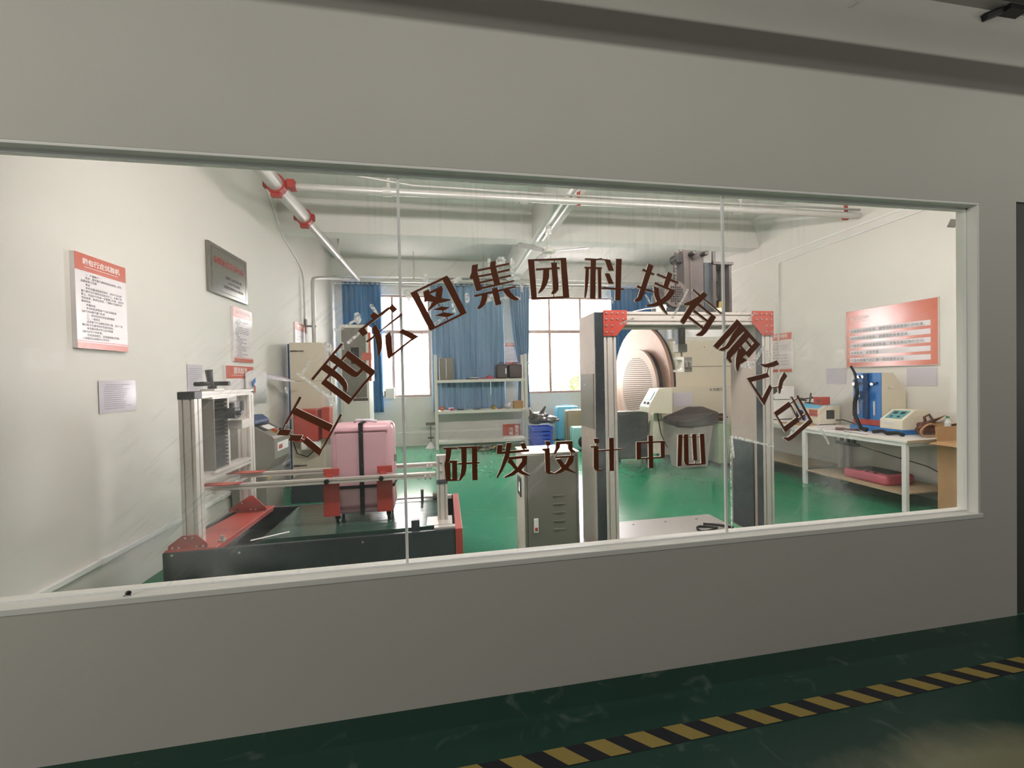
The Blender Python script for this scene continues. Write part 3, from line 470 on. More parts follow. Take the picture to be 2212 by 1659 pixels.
for (xa, za, xb, zb, w) in SMEARS:
    pn = panes[0] if (xa+xb)/2 < -0.2 else panes[1] if (xa+xb)/2 < 1.572 else panes[2]
    dx, dz = xb-xa, zb-za; L = math.hypot(dx, dz); ux, uz = dx/L, dz/L; px_, pz_ = -uz, ux
    pts = []
    for k in range(9):          # capsule outline with ragged edge
        t = math.pi/2+math.pi*k/8; r = w/2*random.uniform(0.75, 1.15)
        pts.append((xa+r*(math.cos(t)*ux+math.sin(t)*px_), za+r*(math.cos(t)*uz+math.sin(t)*pz_)))
    for k in range(9):
        t = -math.pi/2+math.pi*k/8; r = w/2*random.uniform(0.75, 1.15)
        pts.append((xb+r*(math.cos(t)*ux+math.sin(t)*px_), zb+r*(math.cos(t)*uz+math.sin(t)*pz_)))
    MB().prism(pts, 'y', GY-0.0012, GY-0.0002).build('glue_smear', glue, pn)

# ------------------------------------------------------------------ raised characters on the glass
ARCH = '江西宏图集团科技有限公司'; LOWER = '研发设计中心'
WHERE = {'江': 'first and lowest at the left end of the arch', '西': 'second from the left in the arch', '宏': 'third in the arch, against the bright left window',
 '图': 'fourth in the arch, square, right of the first glass joint', '集': 'fifth in the arch, over the pale blue curtain', '团': 'sixth in the arch, upright square box at the top',
 '科': 'seventh in the arch, upright beside the square one', '技': 'eighth in the arch, left of the black machine motor', '有': 'ninth in the arch, left of the second glass joint',
 '限': 'tenth in the arch, crossing the second glass joint', '公': 'eleventh in the arch, second from its right end', '司': 'last and lowest at the right end of the arch',
 '研': 'first from the left in the straight lower row', '发': 'second in the straight lower row', '设': 'third in the lower row, over the grey cabinet',
 '计': 'fourth in the lower row, over the gantry post', '中': 'fifth in the straight lower row', '心': 'last in the straight lower row, over the bin'}
for c in ARCH+LOWER:
    mb = MB()
    for k, poly in enumerate(LETTERS[c]):
        mb.prism(poly, 'y', 0.0455-0.00004*k, GY-0.0005, 1, 0)
    o = mb.build('sign_character', [brown, foam])
    tag(o, 'brown character %s on the glass, %s' % (c, WHERE[c]), 'character', 'characters of the arched company name' if c in ARCH else 'characters of the lower row')

# ------------------------------------------------------------------ hall details
ht = thing('hazard_tape', 'black and yellow striped hazard tape stuck along the dark green hall floor', 'tape', (1.6, -0.36, 0))
MB().add([(-2.6, -0.382, 0.001), (-2.6, -0.467, 0.001), (5.6, -0.335, 0.001), (5.6, -0.25, 0.001)], [(0, 1, 2, 3)]).build('tape_strip', blacktape, ht)
ys = lambda x: -0.3345+0.0161*(x-0.19)
for k in range(-8, 26):
    x = 0.191+0.187*k; y0 = ys(x)-0.002; w = 0.093
    MB().box(0, w, -0.081, 0, 0, 0.0008).rot(Matrix(((1, -1.12, 0, x), (0.016, 1, 0, y0), (0, 0, 1, 0.0012), (0, 0, 0, 1)))).build('yellow_stripe', yellow, ht)
tray = thing('cable_duct', 'long dark cable duct running in front of the hall wall near the ceiling', 'duct', (1.0, -0.5, 3.44))
MB().box(-5.0, 9.0, -0.56, -0.44, 3.385, 3.50).build('duct_body', dark, tray)
for x in (-3, 0.5, 4.2, 7.5): MB().cyl((x, -0.5, 3.5), (x, -0.5, 3.82), 0.008).build('hanger_rod', steel, tray)
br = thing('wall_bracket', 'small black bracket at the top of the hall wall by the ceiling', 'bracket', (3.40, 0.0, 3.78))
MB().tube([(3.33, -0.012, 3.755), (3.47, -0.02, 3.815)], 0.022, 6).build('arm', black, br)
MB().box(3.46, 3.60, -0.06, -0.002, 3.79, 3.82).build('plate', black, br)
tag(MB().tube([(2.36, -0.006, 3.70), (2.42, -0.006, 3.74), (2.47, -0.006, 3.82)], 0.004, 6).build('thin_cable', paper), 'thin pale cable hanging from the ceiling down the hall wall', 'cable')
bugm = MB().ball((-1.385, 0.02, 0.694), 0.012, 0.008, 0.010)
for k in (-1, 1):
    bugm.tube([(-1.385, 0.02, 0.692), (-1.385+0.014*k, 0.012, 0.685)], 0.0015, 5)
tag(bugm.build('dead_insect', black, smooth=True), 'small dark insect lying on the white window sill', 'insect')

# ------------------------------------------------------------------ outside
structure(MB().box(-40, 60, FY+0.2, 80, -0.2, -0.02).build('yard', yard))
bd = thing('far_building', 'pale building with rows of windows seen through the left window', 'building', (-1, 24, 0))
fm = MB().box(-16, 5.2, 24, 32, -0.02, 9.5).build('wall', facade, bd)
for fz in (1.1, 4.3, 7.4):
    for fx in (-7.6, -5.4, -3.9, -2.6, -1.4, 0.2, 2.0):
        wf = MB().box(fx, fx+0.9, 23.93, 24.02, fz, fz+1.5).build('window', brownframe, bd)
        MB().box(fx+0.06, fx+0.43, 23.91, 23.94, fz+0.06, fz+1.44).box(fx+0.47, fx+0.84, 23.91, 23.94, fz+0.06, fz+1.44).build('pane', darkglass, wf)
MB().box(-16, 5.2, 23.85, 24.0, 3.6, 3.75).box(-16, 5.2, 23.85, 24.0, 6.8, 6.95).build('ledge', facade, bd)
bt = thing('brick_building', 'red brick building standing beyond the right window', 'building', (9.5, 24, 0))
MB().box(9.02, 9.55, 24.5, 26, -0.02, 4.7).build('wall', brick, bt)
for fz in (0.9, 2.6, 4.3):
    for fx in (9.16,):
        MB().box(fx, fx+0.25, 24.42, 24.52, fz, fz+1.1).build('window', facade, bt)
rr = random.Random(3)
for nm, cx, cy, sc, lb in (('tree', 8.5, 22.5, 1.0, 'bright green bush beyond the right window, left of the brick building'), ('tree', 7.0, 22.8, 0.75, 'smaller green bush beyond the right window, farther from the brick building')):
    t = thing(nm, lb, 'bush', (cx, cy, 0), 'bushes outside')
    MB().cyl((cx, cy, -0.02), (cx, cy, 0.9*sc), 0.06, 0.04, 8).build('trunk', wood, t)
    mb = MB()
    for k in range(420):
        a = rr.uniform(0, 6.28); u = rr.uniform(-1, 1); r = rr.uniform(0.5, 1)**0.5*0.75*sc
        c = Vector((cx+r*math.cos(a)*math.sqrt(1-u*u), cy+r*math.sin(a)*math.sqrt(1-u*u), 1.05*sc+r*u*0.9))
        d1v = Vector((rr.uniform(-1, 1), rr.uniform(-1, 1), rr.uniform(-1, 1))).normalized()*0.11*sc; d2v = d1v.orthogonal().normalized()*0.05*sc
        mb.add([c-d1v, c+d2v, c+d1v, c-d2v], [(0, 1, 2, 3)])
    stuff(mb.build('foliage', leaf, t))

# ------------------------------------------------------------------ far windows, curtains
def clear_glass():
    m = bpy.data.materials.new('clear_glass'); m.use_nodes = True; nt = m.node_tree; nt.nodes.clear()
    out = nt.nodes.new('ShaderNodeOutputMaterial'); tr = nt.nodes.new('ShaderNodeBsdfTransparent'); gl = nt.nodes.new('ShaderNodeBsdfGlossy'); gl.inputs[1].default_value = 0.02
    fr = thin_fresnel(nt, 1.4); mx = nt.nodes.new('ShaderNodeMixShader')
    tr.inputs[0].default_value = (0.96, 0.98, 0.97, 1)
    nt.links.new(fr.outputs[0], mx.inputs[0]); nt.links.new(tr.outputs[0], mx.inputs[1]); nt.links.new(gl.outputs[0], mx.inputs[2]); nt.links.new(mx.outputs[0], out.inputs[0])
    return m
cglass = clear_glass()
def make_dim_pane():
    m = cglass.copy(); m.name = 'dim_tint_pane'
    for n in m.node_tree.nodes:
        if n.type == 'BSDF_TRANSPARENT': n.inputs[0].default_value = (0.20, 0.205, 0.20, 1)  # tint added to dim the sky that the front glass mirrors
    return m
dim_glass = make_dim_pane()
for i, h in enumerate(hw): MB().box(h[0], h[1], -12.10, -12.094, h[2], h[3]).build('pane', dim_glass, bpy.data.objects['window_%d' % (i+4)])
def far_window(n, W_, mull):
    x0, x1, z0, z1 = W_; y0, y1 = FY+0.06, FY+0.12; t = 0.05
    mb = MB().box(x0, x1, y0, y1, z0, z0+t).box(x0, x1, y0, y1, z1-t, z1).box(x0, x0+t, y0, y1, z0+t, z1-t).box(x1-t, x1, y0, y1, z0+t, z1-t)
    o = structure(mb.build('window_%d' % n, brownframe))
    MB().box(x0+t, x1-t, y0, y1, 2.73, 2.81).build('transom', brownframe, o)
    xs = [x0+t]+list(mull)+[x1-t]
    for x in mull:
        MB().box(x-0.03, x+0.03, y0, y1, z0+t, 2.73).build('mullion', brownframe, o); MB().box(x-0.025, x+0.025, y0, y1, 2.81, z1-t).build('mullion', brownframe, o)
    for a, b in zip(xs[:-1], xs[1:]):
        MB().box(a+0.02, b-0.02, y0+0.025, y0+0.031, z0+t, 2.73).build('pane', cglass, o); MB().box(a+0.02, b-0.02, y0+0.025, y0+0.031, 2.81, z1-t).build('pane', cglass, o)
    MB().box(x0-0.03, x1+0.03, FY-0.015, FY+0.06, z0-0.03, z0).build('window_sill', white_wall, o)
far_window(2, WA, (-1.19,))
far_window(3, WB, (2.72, 3.55, 4.45))

def curtain(name, xs, z0, z1, y, folds, amp, m, label, tie=None):
    t = thing(name, label, 'curtain', ((xs[0]+xs[1])/2, y, z0))
    nx = folds*10; nz = 26; mb = MB(); vs = []
    for j in range(nz+1):
        z = z0+(z1-z0)*j/nz
        a, b = xs
        if tie:
            zt, wa, wb, ba, bb = tie        # pinch height, pinched span, bottom span
            if z >= zt: u = ((z-zt)/(z1-zt))**0.6; a = wa+(xs[0]-wa)*u; b = wb+(xs[1]-wb)*u
            else: u = (zt-z)/(zt-z0); a = wa+(ba-wa)*u; b = wb+(bb-wb)*u
        for i in range(nx+1):
            s_ = i/nx
            ph = s_*folds*2*math.pi
            dy = amp*math.sin(ph+0.35*math.sin(3*z+1.7*s_*folds))*(0.75+0.25*math.cos(1.3*z+i*0.13))
            vs.append((a+(b-a)*s_+0.25*amp*math.sin(2*ph), y+dy, z))
    fs = [(j*(nx+1)+i, j*(nx+1)+i+1, (j+1)*(nx+1)+i+1, (j+1)*(nx+1)+i) for j in range(nz) for i in range(nx)]
    mb.add(vs, fs); o = mb.build('fabric', m, t, smooth=True)
    so = o.modifiers.new('thick', 'SOLIDIFY'); so.thickness = 0.006
    if tie:
        mt = MB(); xa, xb = tie[1], tie[2]
        pts = [(xa-0.02+(xb-xa+0.04)*(0.5-0.5*math.cos(q)), y+0.09*math.sin(q), tie[0]+0.01*math.sin(2*q)) for q in [2*math.pi*k/16 for k in range(17)]]
        mt.tube(pts, 0.025, 6).build('tie_back', m, t, smooth=True)
    return t
YC = 7.80
curtain('window_curtain', (-2.26, -1.40), 0.86, 3.90, YC, 8, 0.045, curtain_m, 'blue curtain bunched at the left end of the rod, behind the tall cabinets')
curtain('window_curtain', (-0.26, 1.50), 0.82, 3.90, YC, 14, 0.045, curtain_hazed, 'wide pale blue curtain hanging behind the steel shelf rack')
curtain('window_curtain', (1.62, 2.16), 0.85, 3.90, YC+0.03, 7, 0.05, curtain_hazed, 'narrow blue curtain tied back beside the right window', tie=(1.95, 1.86, 2.08, 1.80, 2.12))
curtain('window_curtain', (4.30, 5.60), 0.85, 3.86, YC, 11, 0.05, curtain_m, 'blue curtain behind the gantry and the big steel disc')
rd = thing('curtain_rod', 'long thin curtain rod across the far wall above the windows', 'rod', (1.6, YC, 3.86))
MB().cyl((-2.40, YC, 3.86), (5.75, YC, 3.86), 0.014, n=10).build('rod', whitepl, rd, smooth=True)
for x in (-2.40, 5.75): MB().ball((x, YC, 3.86), 0.028).build('finial', whitepl, rd, smooth=True)
for x in (-2.32, 1.56, 5.70): MB().box(x-0.012, x+0.012, YC, FY, 3.85, 3.87).build('rod_bracket', whitepl, rd)
# ================================================================== LEFT WALL
def board(name, label, wall, u0, u1, z0, z1, th=0.022, head=0.18, title='', lines=(), foot=0.065, tsize=0.05, lsize=0.018, x=None, group=None, hm=None):
    # wall 'L': reading +Y on X=LW;  'R': reading -Y on X=RW;  'F': reading +X on Y=FY
    if wall == 'L': org = lambda u, z, d: (LW+d, u, z); xd = (0, 1, 0)
    elif wall == 'R': org = lambda u, z, d: (RW-d, u, z); xd = (0, -1, 0)
    else: org = lambda u, z, d: (u, (x if x else FY)-d, z); xd = (1, 0, 0)
    t = thing(name, label, 'sign', org((u0+u1)/2, z0, 0.0), group)
    def slab(a, b, za, zb, d0, d1, m, nm):
        p, q = org(a, za, d0), org(b, zb, d1)
        return MB().box(*[v for k in range(3) for v in sorted((p[k], q[k]))]).build(nm, m, t)
    hz = z1-(z1-z0)*head; fz = z0+(z1-z0)*foot
    slab(u0, u1, z0, z1, 0.0005, th, white_print, 'panel')
    slab(u0, u1, hz, z1, th, th+0.001, hm or orange, 'header')
    if foot:
        slab(u0, u1, z0, fz, th, th+0.001, orange, 'footer'); slab(u0, u1, fz+0.006, fz+0.012, th, th+0.001, orange, 'footer_rule')
    lo, hi = (min(u0, u1), max(u0, u1)); w = hi-lo; left = lo if wall != 'R' else hi; sg = 1 if wall != 'R' else -1
    if title:
        text('title', title, t, ink_white, org(left+sg*w*0.5, hz+(z1-hz)*0.42, th+0.0018), xd, (0, 0, 1), tsize, 'CENTER', bold=0.02)
        slab(left+sg*w*0.17, left+sg*w*0.83, hz+(z1-hz)*0.24, hz+(z1-hz)*0.265, th+0.001, th+0.0018, ink_white, 'title_rule')
    if lines:
        dz = (hz-fz-0.03)/len(lines)
        for i, s_ in enumerate(lines):
            ind = len(s_)-len(s_.lstrip(' ')); s2 = s_.strip()
            if s2: text('print', s2, t, ink, org(left+sg*(w*0.09+ind*lsize*0.5), hz-0.012-dz*(i+0.8), th+0.0012), xd, (0, 0, 1), lsize, bold=0.004)
    return t
BL = ['    一、产品简介', '    特点：用于箱包滑轮的综合测试，作为', '品质改善之依据', '    用途', '    本机依据试验规范制作，测试方法为将', '箱包提手勾于测试试验机勾子上，轮着于滚', '筒上，然后在包内装一定重量之负载，设定好', '试验速度，来评估测试，了解轮子及提手的', '使用性能', '    依据标准', '    本试验机按照箱包行走试验标准',
      'QB/T2920旅行箱包标准', '    二、测试的目的及检测的磨损', '    三、一般规定', '    适用箱包行业磨耗试验仪器，进行了轮', '轴与轮子在磨损时的性能和指标。', '    本设备按照中华人民共和国', 'GB/T2919-1994标准。', '    完成测试者后，应将数据登记和备', '入电脑中以供相关人员参考。']
board('info_board', 'large orange headed information board on the left wall nearest the glass', 'L', 1.165, 1.602, 1.866, 2.517, 0.03, 0.18, '箱包行走试验机', BL, tsize=0.046, lsize=0.0185)
board('info_board', 'narrower orange headed information board below the steel plaque on the left wall', 'L', 3.225, 3.70, 1.865, 2.515, 0.025, 0.18, '箱包跌落试验机', [s for s in BL if len(s) < 24], tsize=0.05, lsize=0.017)
tb = board('info_board', 'small orange sign with white heading 测试标准, half hidden by a curled sheet', 'L', 3.02, 3.68, 1.40, 1.812, 0.03, 0.36, '测试标准', [], foot=0, tsize=0.085)
board('info_board', 'small orange headed board on the left wall above the tall beige cabinet', 'L', 5.24, 5.74, 1.98, 2.62, 0.02, 0.2, '拉杆试验机', BL[:8], tsize=0.06, lsize=0.018)
pq = thing('wall_plaque', 'brushed steel plaque with red heading high on the left wall', 'plaque', (LW, 3.16, 2.59))
MB().box(LW, LW+0.035, 2.745, 3.58, 2.59, 3.13).build('plate', plaque_m, pq, bevel=0.006)
MB().box(LW+0.035, LW+0.037, 2.79, 3.535, 2.63, 2.634).box(LW+0.035, LW+0.037, 2.79, 3.535, 3.086, 3.09).box(LW+0.035, LW+0.037, 2.79, 2.794, 2.63, 3.09).box(LW+0.035, LW+0.037, 3.531, 3.535, 2.63, 3.09).build('engraved_border', alu_dark, pq)
text('heading', '市级企业技术中心', pq, ink_red, (LW+0.0375, 3.165, 2.93), (0, 1, 0), (0, 0, 1), 0.082, 'CENTER', bold=0.012)
for i, s_ in enumerate(('吉安市工业和信息化局', '吉 安 市 财 政 局', '国家税务总局吉安市税务局')):
    text('line', s_, pq, ink_dark, (LW+0.0375, 3.25, 2.80-0.055*i), (0, 1, 0), (0, 0, 1), 0.036, 'CENTER', bold=0.01)
def sheet(label, wall, u0, u1, z0, z1, nlines, curl=0.0, m=sleeve, pm=paper, name='paper_sheet'):
    o_ = (lambda u, z, d: (LW+d, u, z)) if wall == 'L' else (lambda u, z, d: (RW-d, u, z))
    t = thing(name, label, 'paper', o_((u0+u1)/2, z0, 0))
    mb = MB(); n = 6; vs = []; w = u1-u0
    for d in (0.002, 0.0035):
        for j in range(n+1):
            for i in range(n+1):
                s_, r_ = i/n, j/n
                vs.append(o_(u0+w*s_, z0+(z1-z0)*r_, d+curl*((s_-0.5)**2*2+(r_ > 0.8)*0.2*(r_-0.8)*5)))
    N = (n+1)**2; fs = []
    for j in range(n):
        for i in range(n):
            q = (j*(n+1)+i, j*(n+1)+i+1, (j+1)*(n+1)+i+1, (j+1)*(n+1)+i); fs += [q[::-1], tuple(k+N for k in q)]
    mb.add(vs, fs).build('plastic_sleeve', m, t)
    lm = MB(); left = u0+0.08*w
    for i in range(nlines):
        z = z1-(z1-z0)*(0.12+0.8*i/nlines); e = left+w*random.uniform(0.55, 0.84)
        p, q = o_(left, z, 0.0042+curl*0.1), o_(e, z-(z1-z0)*0.3/nlines, 0.005+curl*0.1)
        lm.box(*[v for k in range(3) for v in sorted((p[k], q[k]))])
    if nlines: lm.build('printed_lines', faint, t)
    return t
sheet('grey printed sheet in a clear sleeve taped low on the left wall near the glass', 'L', 1.35, 1.70, 1.405, 1.645, 12, 0.008)
sheet('small printed notice on the left wall behind the aluminium frame', 'L', 2.37, 2.62, 1.50, 1.80, 12, 0.003)
sheet('printed sheets hanging on the left wall under the small orange sign', 'L', 3.15, 3.62, 1.02, 1.40, 10, 0.004)
sheet('blank clear sleeve on the right wall below the slogan board, left of the blue tester', 'R', 3.05, 3.37, 1.40, 1.64, 0, 0.006)
sheet('blank clear sleeve on the right wall below the slogan board, right of the blue tester', 'R', 1.945, 2.265, 1.39, 1.615, 0, 0.006)
# curled poster with blue and red print over the small sign
cp = thing('curled_poster', 'curling white poster sheet with blue and red print over the small orange sign', 'poster', (LW+0.05, 3.70, 1.40))
mb = MB(); n = 10; vs = []
for i in range(n+1):
    s_ = i/n
    for j in range(2): vs.append((LW+0.05+0.12*s_*s_, 3.42+0.30*s_, (1.34, 1.72+0.05*math.sin(3*s_))[j]))
mb.add(vs, [(2*i, 2*i+2, 2*i+3, 2*i+1) for i in range(n)])
so = mb.build('sheet', paper, cp, smooth=True); so.modifiers.new('t', 'SOLIDIFY').thickness = 0.003
mb = MB(); vs = [(LW+0.05, 3.50, 1.70), (LW+0.08, 3.75, 1.74), (LW+0.20, 4.05, 1.70), (LW+0.36, 4.32, 1.60), (LW+0.28, 4.05, 1.62), (LW+0.10, 3.75, 1.66)]
mb.add(vs, [(0, 1, 5), (1, 2, 4, 5), (2, 3, 4)]); so = mb.build('curled_corner', sleeve, cp, smooth=True); so.modifiers.new('t', 'SOLIDIFY').thickness = 0.003
MB().prism([(3.50, 1.62), (3.62, 1.69), (3.66, 1.64), (3.56, 1.60), (3.53, 1.55)], 'x', LW+0.085, LW+0.090, 0).build('blue_print', blue, cp)
MB().prism([(3.56, 1.58), (3.60, 1.56), (3.60, 1.48), (3.57, 1.48)], 'x', LW+0.085, LW+0.090, 0).build('red_print', orange, cp)
# trunking and conduits on the left wall
tk = thing('cable_trunking', 'white cable trunking running along the foot of the left wall', 'trunking', (LW, 2.5, 0.33))
MB().box(LW, LW+0.03, 0.12, 5.2, 0.335, 0.375).build('trunk', whitepl, tk, bevel=0.004)
for y in (1.32, 2.9, 4.4): MB().box(LW, LW+0.034, y-0.03, y+0.03, 0.331, 0.379).build('joint_cover', whitepl, tk, bevel=0.003)
tag(MB().tube([(LW+0.012, 4.3, CZ-0.06), (LW+0.012, 4.85, 3.90), (LW+0.012, 5.45, 3.72), (LW+0.012, 5.72, 3.60), (LW+0.012, 5.80, 3.40), (LW+0.012, 5.80, 0.02)], 0.014, 8).build('wall_conduit', whitepl, smooth=True), 'thin white conduit bending down the left wall by the standpipe', 'conduit')
# pipes
bp = thing('main_pipe', 'thick galvanised sprinkler main with red clamps along the left of the ceiling', 'pipe', (-1.78, 4.6, 3.8))
mp = MB()
mp.cyl((-1.78, 0.2, 3.80), (-1.78, 2.85, 3.80), 0.085, n=20).cyl((-1.78, 2.85, 3.80), (-1.78, 3.78, 3.80), 0.085, n=20).cyl((-1.78, 3.78, 3.80), (-1.78, 7.15, 3.80), 0.050, n=18)
mp.build('pipe', galv, bp, smooth=False); smooth_auto(bpy.data.objects[bp.children[0].name])
for y, r in ((2.86, 0.085), (3.78, 0.085)):
    q = MB().cyl((-1.78, y-0.045, 3.80), (-1.78, y+0.045, 3.80), r+0.022, n=22)
    for sx in (-1, 1):
        q.box(-1.78+sx*(r+0.02)-0.022, -1.78+sx*(r+0.02)+0.022, y-0.03, y+0.03, 3.76, 3.84)
    q.box(-1.83, -1.73, y-0.03, y+0.03, 3.80-r-0.055, 3.80-r-0.01)
    q.build('red_clamp', clampred, bp)
MB().box(-1.65, -1.58, 2.80, 2.92, 3.755, 3.845).build('branch_clamp', clampred, bp)
for y, zt in ((5.55, CZ), (1.2, CZ)): MB().box(-1.795, -1.765, y-0.015, y+0.015, 3.80+0.045, zt).cyl((-1.78, y-0.02, 3.80), (-1.78, y+0.02, 3.80), 0.056 if y > 4 else 0.09, n=16).build('hanger', galv, bp)
MB().box(-1.80, -1.76, 5.53, 5.57, 3.84, 4.37).build('hanger', galv, bp)
cpipe = thing('branch_pipe', 'galvanised branch pipe crossing the ceiling below the window head', 'pipe', (2.1, 2.9, 3.8))
smooth_auto(MB().cyl((-1.58, 2.90, 3.80), (5.88, 2.84, 3.80), 0.042, n=16).build('pipe', galv, cpipe))
for x in (-0.60, 1.02, 3.95): MB().cyl((x-0.05, 2.895, 3.80), (x+0.05, 2.895, 3.80), 0.052, n=16).build('coupling', galv, cpipe)
for x, m in ((-0.58, galv), (1.73, clampred), (4.02, galv), (5.72, clampred)):
    MB().box(x-0.018, x+0.018, 2.875, 2.905, 3.84, 3.94 if 1.5 < x < 1.83 else CZ).cyl((x-0.02, 2.89, 3.80), (x+0.02, 2.89, 3.80), 0.05, n=14).build('hanger', m, cpipe)
tag(MB().tube([(-1.72, 2.55, 4.02), (-1.0, 2.80, 3.93), (-0.3, 2.86, 3.875), (1.70, 2.87, 3.87)], 0.012, 6).tube([(1.70, 2.87, 3.87), (3.0, 2.85, 3.87), (5.85, 2.80, 3.868)], 0.014, 6).build('ceiling_conduit', galv, smooth=True), 'thin grey conduit running along the top of the crossing branch pipe', 'conduit')
fp = thing('far_pipe', 'long galvanised pipe across the far end of the ceiling', 'pipe', (2.0, 7.2, 3.8))
smooth_auto(MB().cyl((-1.83, 7.2, 3.80), (5.88, 7.2, 3.84), 0.042, n=14).build('pipe', galv, fp))
for x in (-0.60, 0.95, 2.55, 3.95, 5.3):
    MB().cyl((x, 7.2, 3.82), (x, 7.2, 4.28), 0.016, n=8).cyl((x, 7.2, 4.28), (x, 7.2, CZ), 0.006, n=6).cyl((x-0.02, 7.2, 3.82), (x+0.02, 7.2, 3.82), 0.055, n=12).build('hanger', galv, fp)
sp = thing('standpipe', 'grey vertical pipe standing against the left wall behind the beige cabinet', 'pipe', (-2.30, 5.80, 0))
pts = [(-2.30, 5.80, 0.0), (-2.30, 5.80, 3.40), (-2.29, 5.83, 3.48), (-2.24, 5.93, 3.52), (-1.93, 7.08, 3.80)]
MB().tube(pts, 0.034, 10).build('pipe', galv, sp, smooth=True)
MB().box(LW+0.002, LW+0.03, 5.76, 5.84, 2.48, 2.74).box(LW+0.03, -2.26, 5.785, 5.815, 2.60, 2.63).build('pipe_bracket', alu_dark, sp)
tag(MB().box(1.60, 1.64, 2.0, 4.70, 3.915, 3.94).box(1.60, 1.64, 4.98, 7.0, 3.915, 3.94).build('beam_trunking', whitepl), 'thin white cable trunking under the long ceiling beam', 'trunking')
tag(MB().box(1.70, 1.73, 2.0, 4.70, 3.92, 3.94).build('beam_trunking', whitepl), 'second shorter white trunking strip under the near half of the ceiling beam', 'trunking')
# ceiling fan
fan = thing('ceiling_fan', 'white three blade ceiling fan hanging from the long beam', 'fan', (1.665, 4.12, 3.94))
fx, fy = 1.665, 4.12
MB().cyl((fx, fy, 3.939), (fx, fy, 3.92), 0.05, n=16).cyl((fx, fy, 3.91), (fx, fy, 3.84), 0.04, 0.048, n=16).build('canopy', whitepl, fan)
MB().cyl((fx, fy, 3.93), (fx, fy, 3.62), 0.012, n=10).build('rod', shelf_m, fan)
MB().cyl((fx, fy, 3.66), (fx, fy, 3.59), 0.035, 0.042, n=16).cyl((fx, fy, 3.59), (fx, fy, 3.57), 0.05, 0.105, n=24).cyl((fx, fy, 3.57), (fx, fy, 3.535), 0.105, 0.10, n=24).cyl((fx, fy, 3.535), (fx, fy, 3.51), 0.10, 0.04, n=24).build('motor', shelf_m, fan)
for a in (-22, 98, 206):
    M_ = Matrix.Translation((fx, fy, 3.565)) @ Matrix.Rotation(math.radians(a), 4, 'Z') @ Matrix.Rotation(math.radians(10), 4, 'X')
    MB().prism([(0.10, -0.018), (0.17, -0.05), (0.58, -0.058), (0.61, -0.035), (0.61, 0.035), (0.58, 0.058), (0.17, 0.05), (0.10, 0.018)], 'z', -0.004, 0.004).rot(M_).build('blade', grey_c, fan)

# ================================================================== CONVEYOR WALKING TESTER
cv = thing('walking_tester', 'low dark conveyor test machine with red deck and aluminium frame by the left wall', 'machine', (-0.9, 1.58, 0))
X0, X1, Y0, Y1, ZT = -1.93, 0.06, 1.11, 2.06, 0.45
MB().box(X0, X1, Y0, Y0+0.03, 0.02, ZT).build('front_panel', dark, cv, bevel=0.006)
MB().box(X0, X1, Y1-0.03, Y1, 0.02, ZT).build('rear_panel', dark, cv, bevel=0.006)
MB().box(X0, X0+0.03, Y0+0.03, Y1-0.03, 0.02, ZT).build('side_panel', dark, cv)
MB().box(X1, X1+0.055, Y0-0.01, Y1, 0.02, ZT+0.005).build('red_end_panel', red, cv, bevel=0.004)
MB().box(X0+0.03, X1, Y0+0.03, Y1-0.03, 0.02, 0.26).build('tray', black, cv)
rdk = MB().add([(X0+0.01, Y0+0.005, ZT+0.012), (-1.60, Y0+0.005, ZT+0.012), (-1.58, Y1, ZT+0.012), (X0+0.12, Y1, ZT+0.012), (X0+0.01, Y0+0.005, ZT-0.03), (-1.60, Y0+0.005, ZT-0.03), (-1.58, Y1, ZT-0.03), (X0+0.12, Y1, ZT-0.03)],
    [(0, 1, 2, 3), (7, 6, 5, 4), (0, 4, 5, 1), (1, 5, 6, 2), (2, 6, 7, 3), (3, 7, 4, 0)]).build('red_deck', red, cv, bevel=0.004)
beltm = bpy.data.materials.new('green_belt'); beltm.use_nodes = True
_b = beltm.node_tree.nodes['Principled BSDF']; _b.inputs['Base Color'].default_value = (*lin((58, 84, 74)), 1); _b.inputs['Roughness'].default_value = 0.16
_tc = beltm.node_tree.nodes.new('ShaderNodeTexCoord'); _mp = beltm.node_tree.nodes.new('ShaderNodeMapping'); _mp.inputs['Scale'].default_value = (1.2, 34, 34)
_n = beltm.node_tree.nodes.new('ShaderNodeTexNoise'); _n.inputs['Scale'].default_value = 1.0; _n.inputs['Detail'].default_value = 3
_bu = beltm.node_tree.nodes.new('ShaderNodeBump'); _bu.inputs['Strength'].default_value = 0.5; _bu.inputs['Distance'].default_value = 0.004
for a_, b_ in ((_tc.outputs['Object'], _mp.inputs[0]), (_mp.outputs[0], _n.inputs[0]), (_n.outputs['Fac'], _bu.inputs['Height']), (_bu.outputs[0], _b.inputs['Normal'])): beltm.node_tree.links.new(a_, b_)
r = 0.085; xl, xr, zc = -1.32, -0.07, 0.375; pts = []
for k in range(13): a = math.pi/2+math.pi*k/12; pts.append((xl+r*math.cos(a), zc+r*math.sin(a)))
for k in range(13): a = -math.pi/2+math.pi*k/12; pts.append((xr+r*math.cos(a), zc+r*math.sin(a)))
smooth_auto(MB().prism(pts, 'y', 1.19, 1.98).build('belt', beltm, cv), 0.4)
MB().cyl((xr, 1.15, zc), (xr, 2.02, zc), 0.03, n=12).cyl((xl, 1.15, zc), (xl, 2.02, zc), 0.03, n=12).build('roller_shaft', steel, cv)
MB().box(-0.10, 0.06, Y0+0.03, 1.19, ZT-0.02, ZT+0.012).box(-0.10, 0.05, 1.985, Y1-0.03, ZT-0.02, ZT+0.012).build('bearing_plate', alu, cv)
for x in (-1.45, -0.62): MB().cyl((x, Y0-0.003, 0.41), (x, Y0+0.002, 0.41), 0.008, n=8).build('screw', steel, cv)
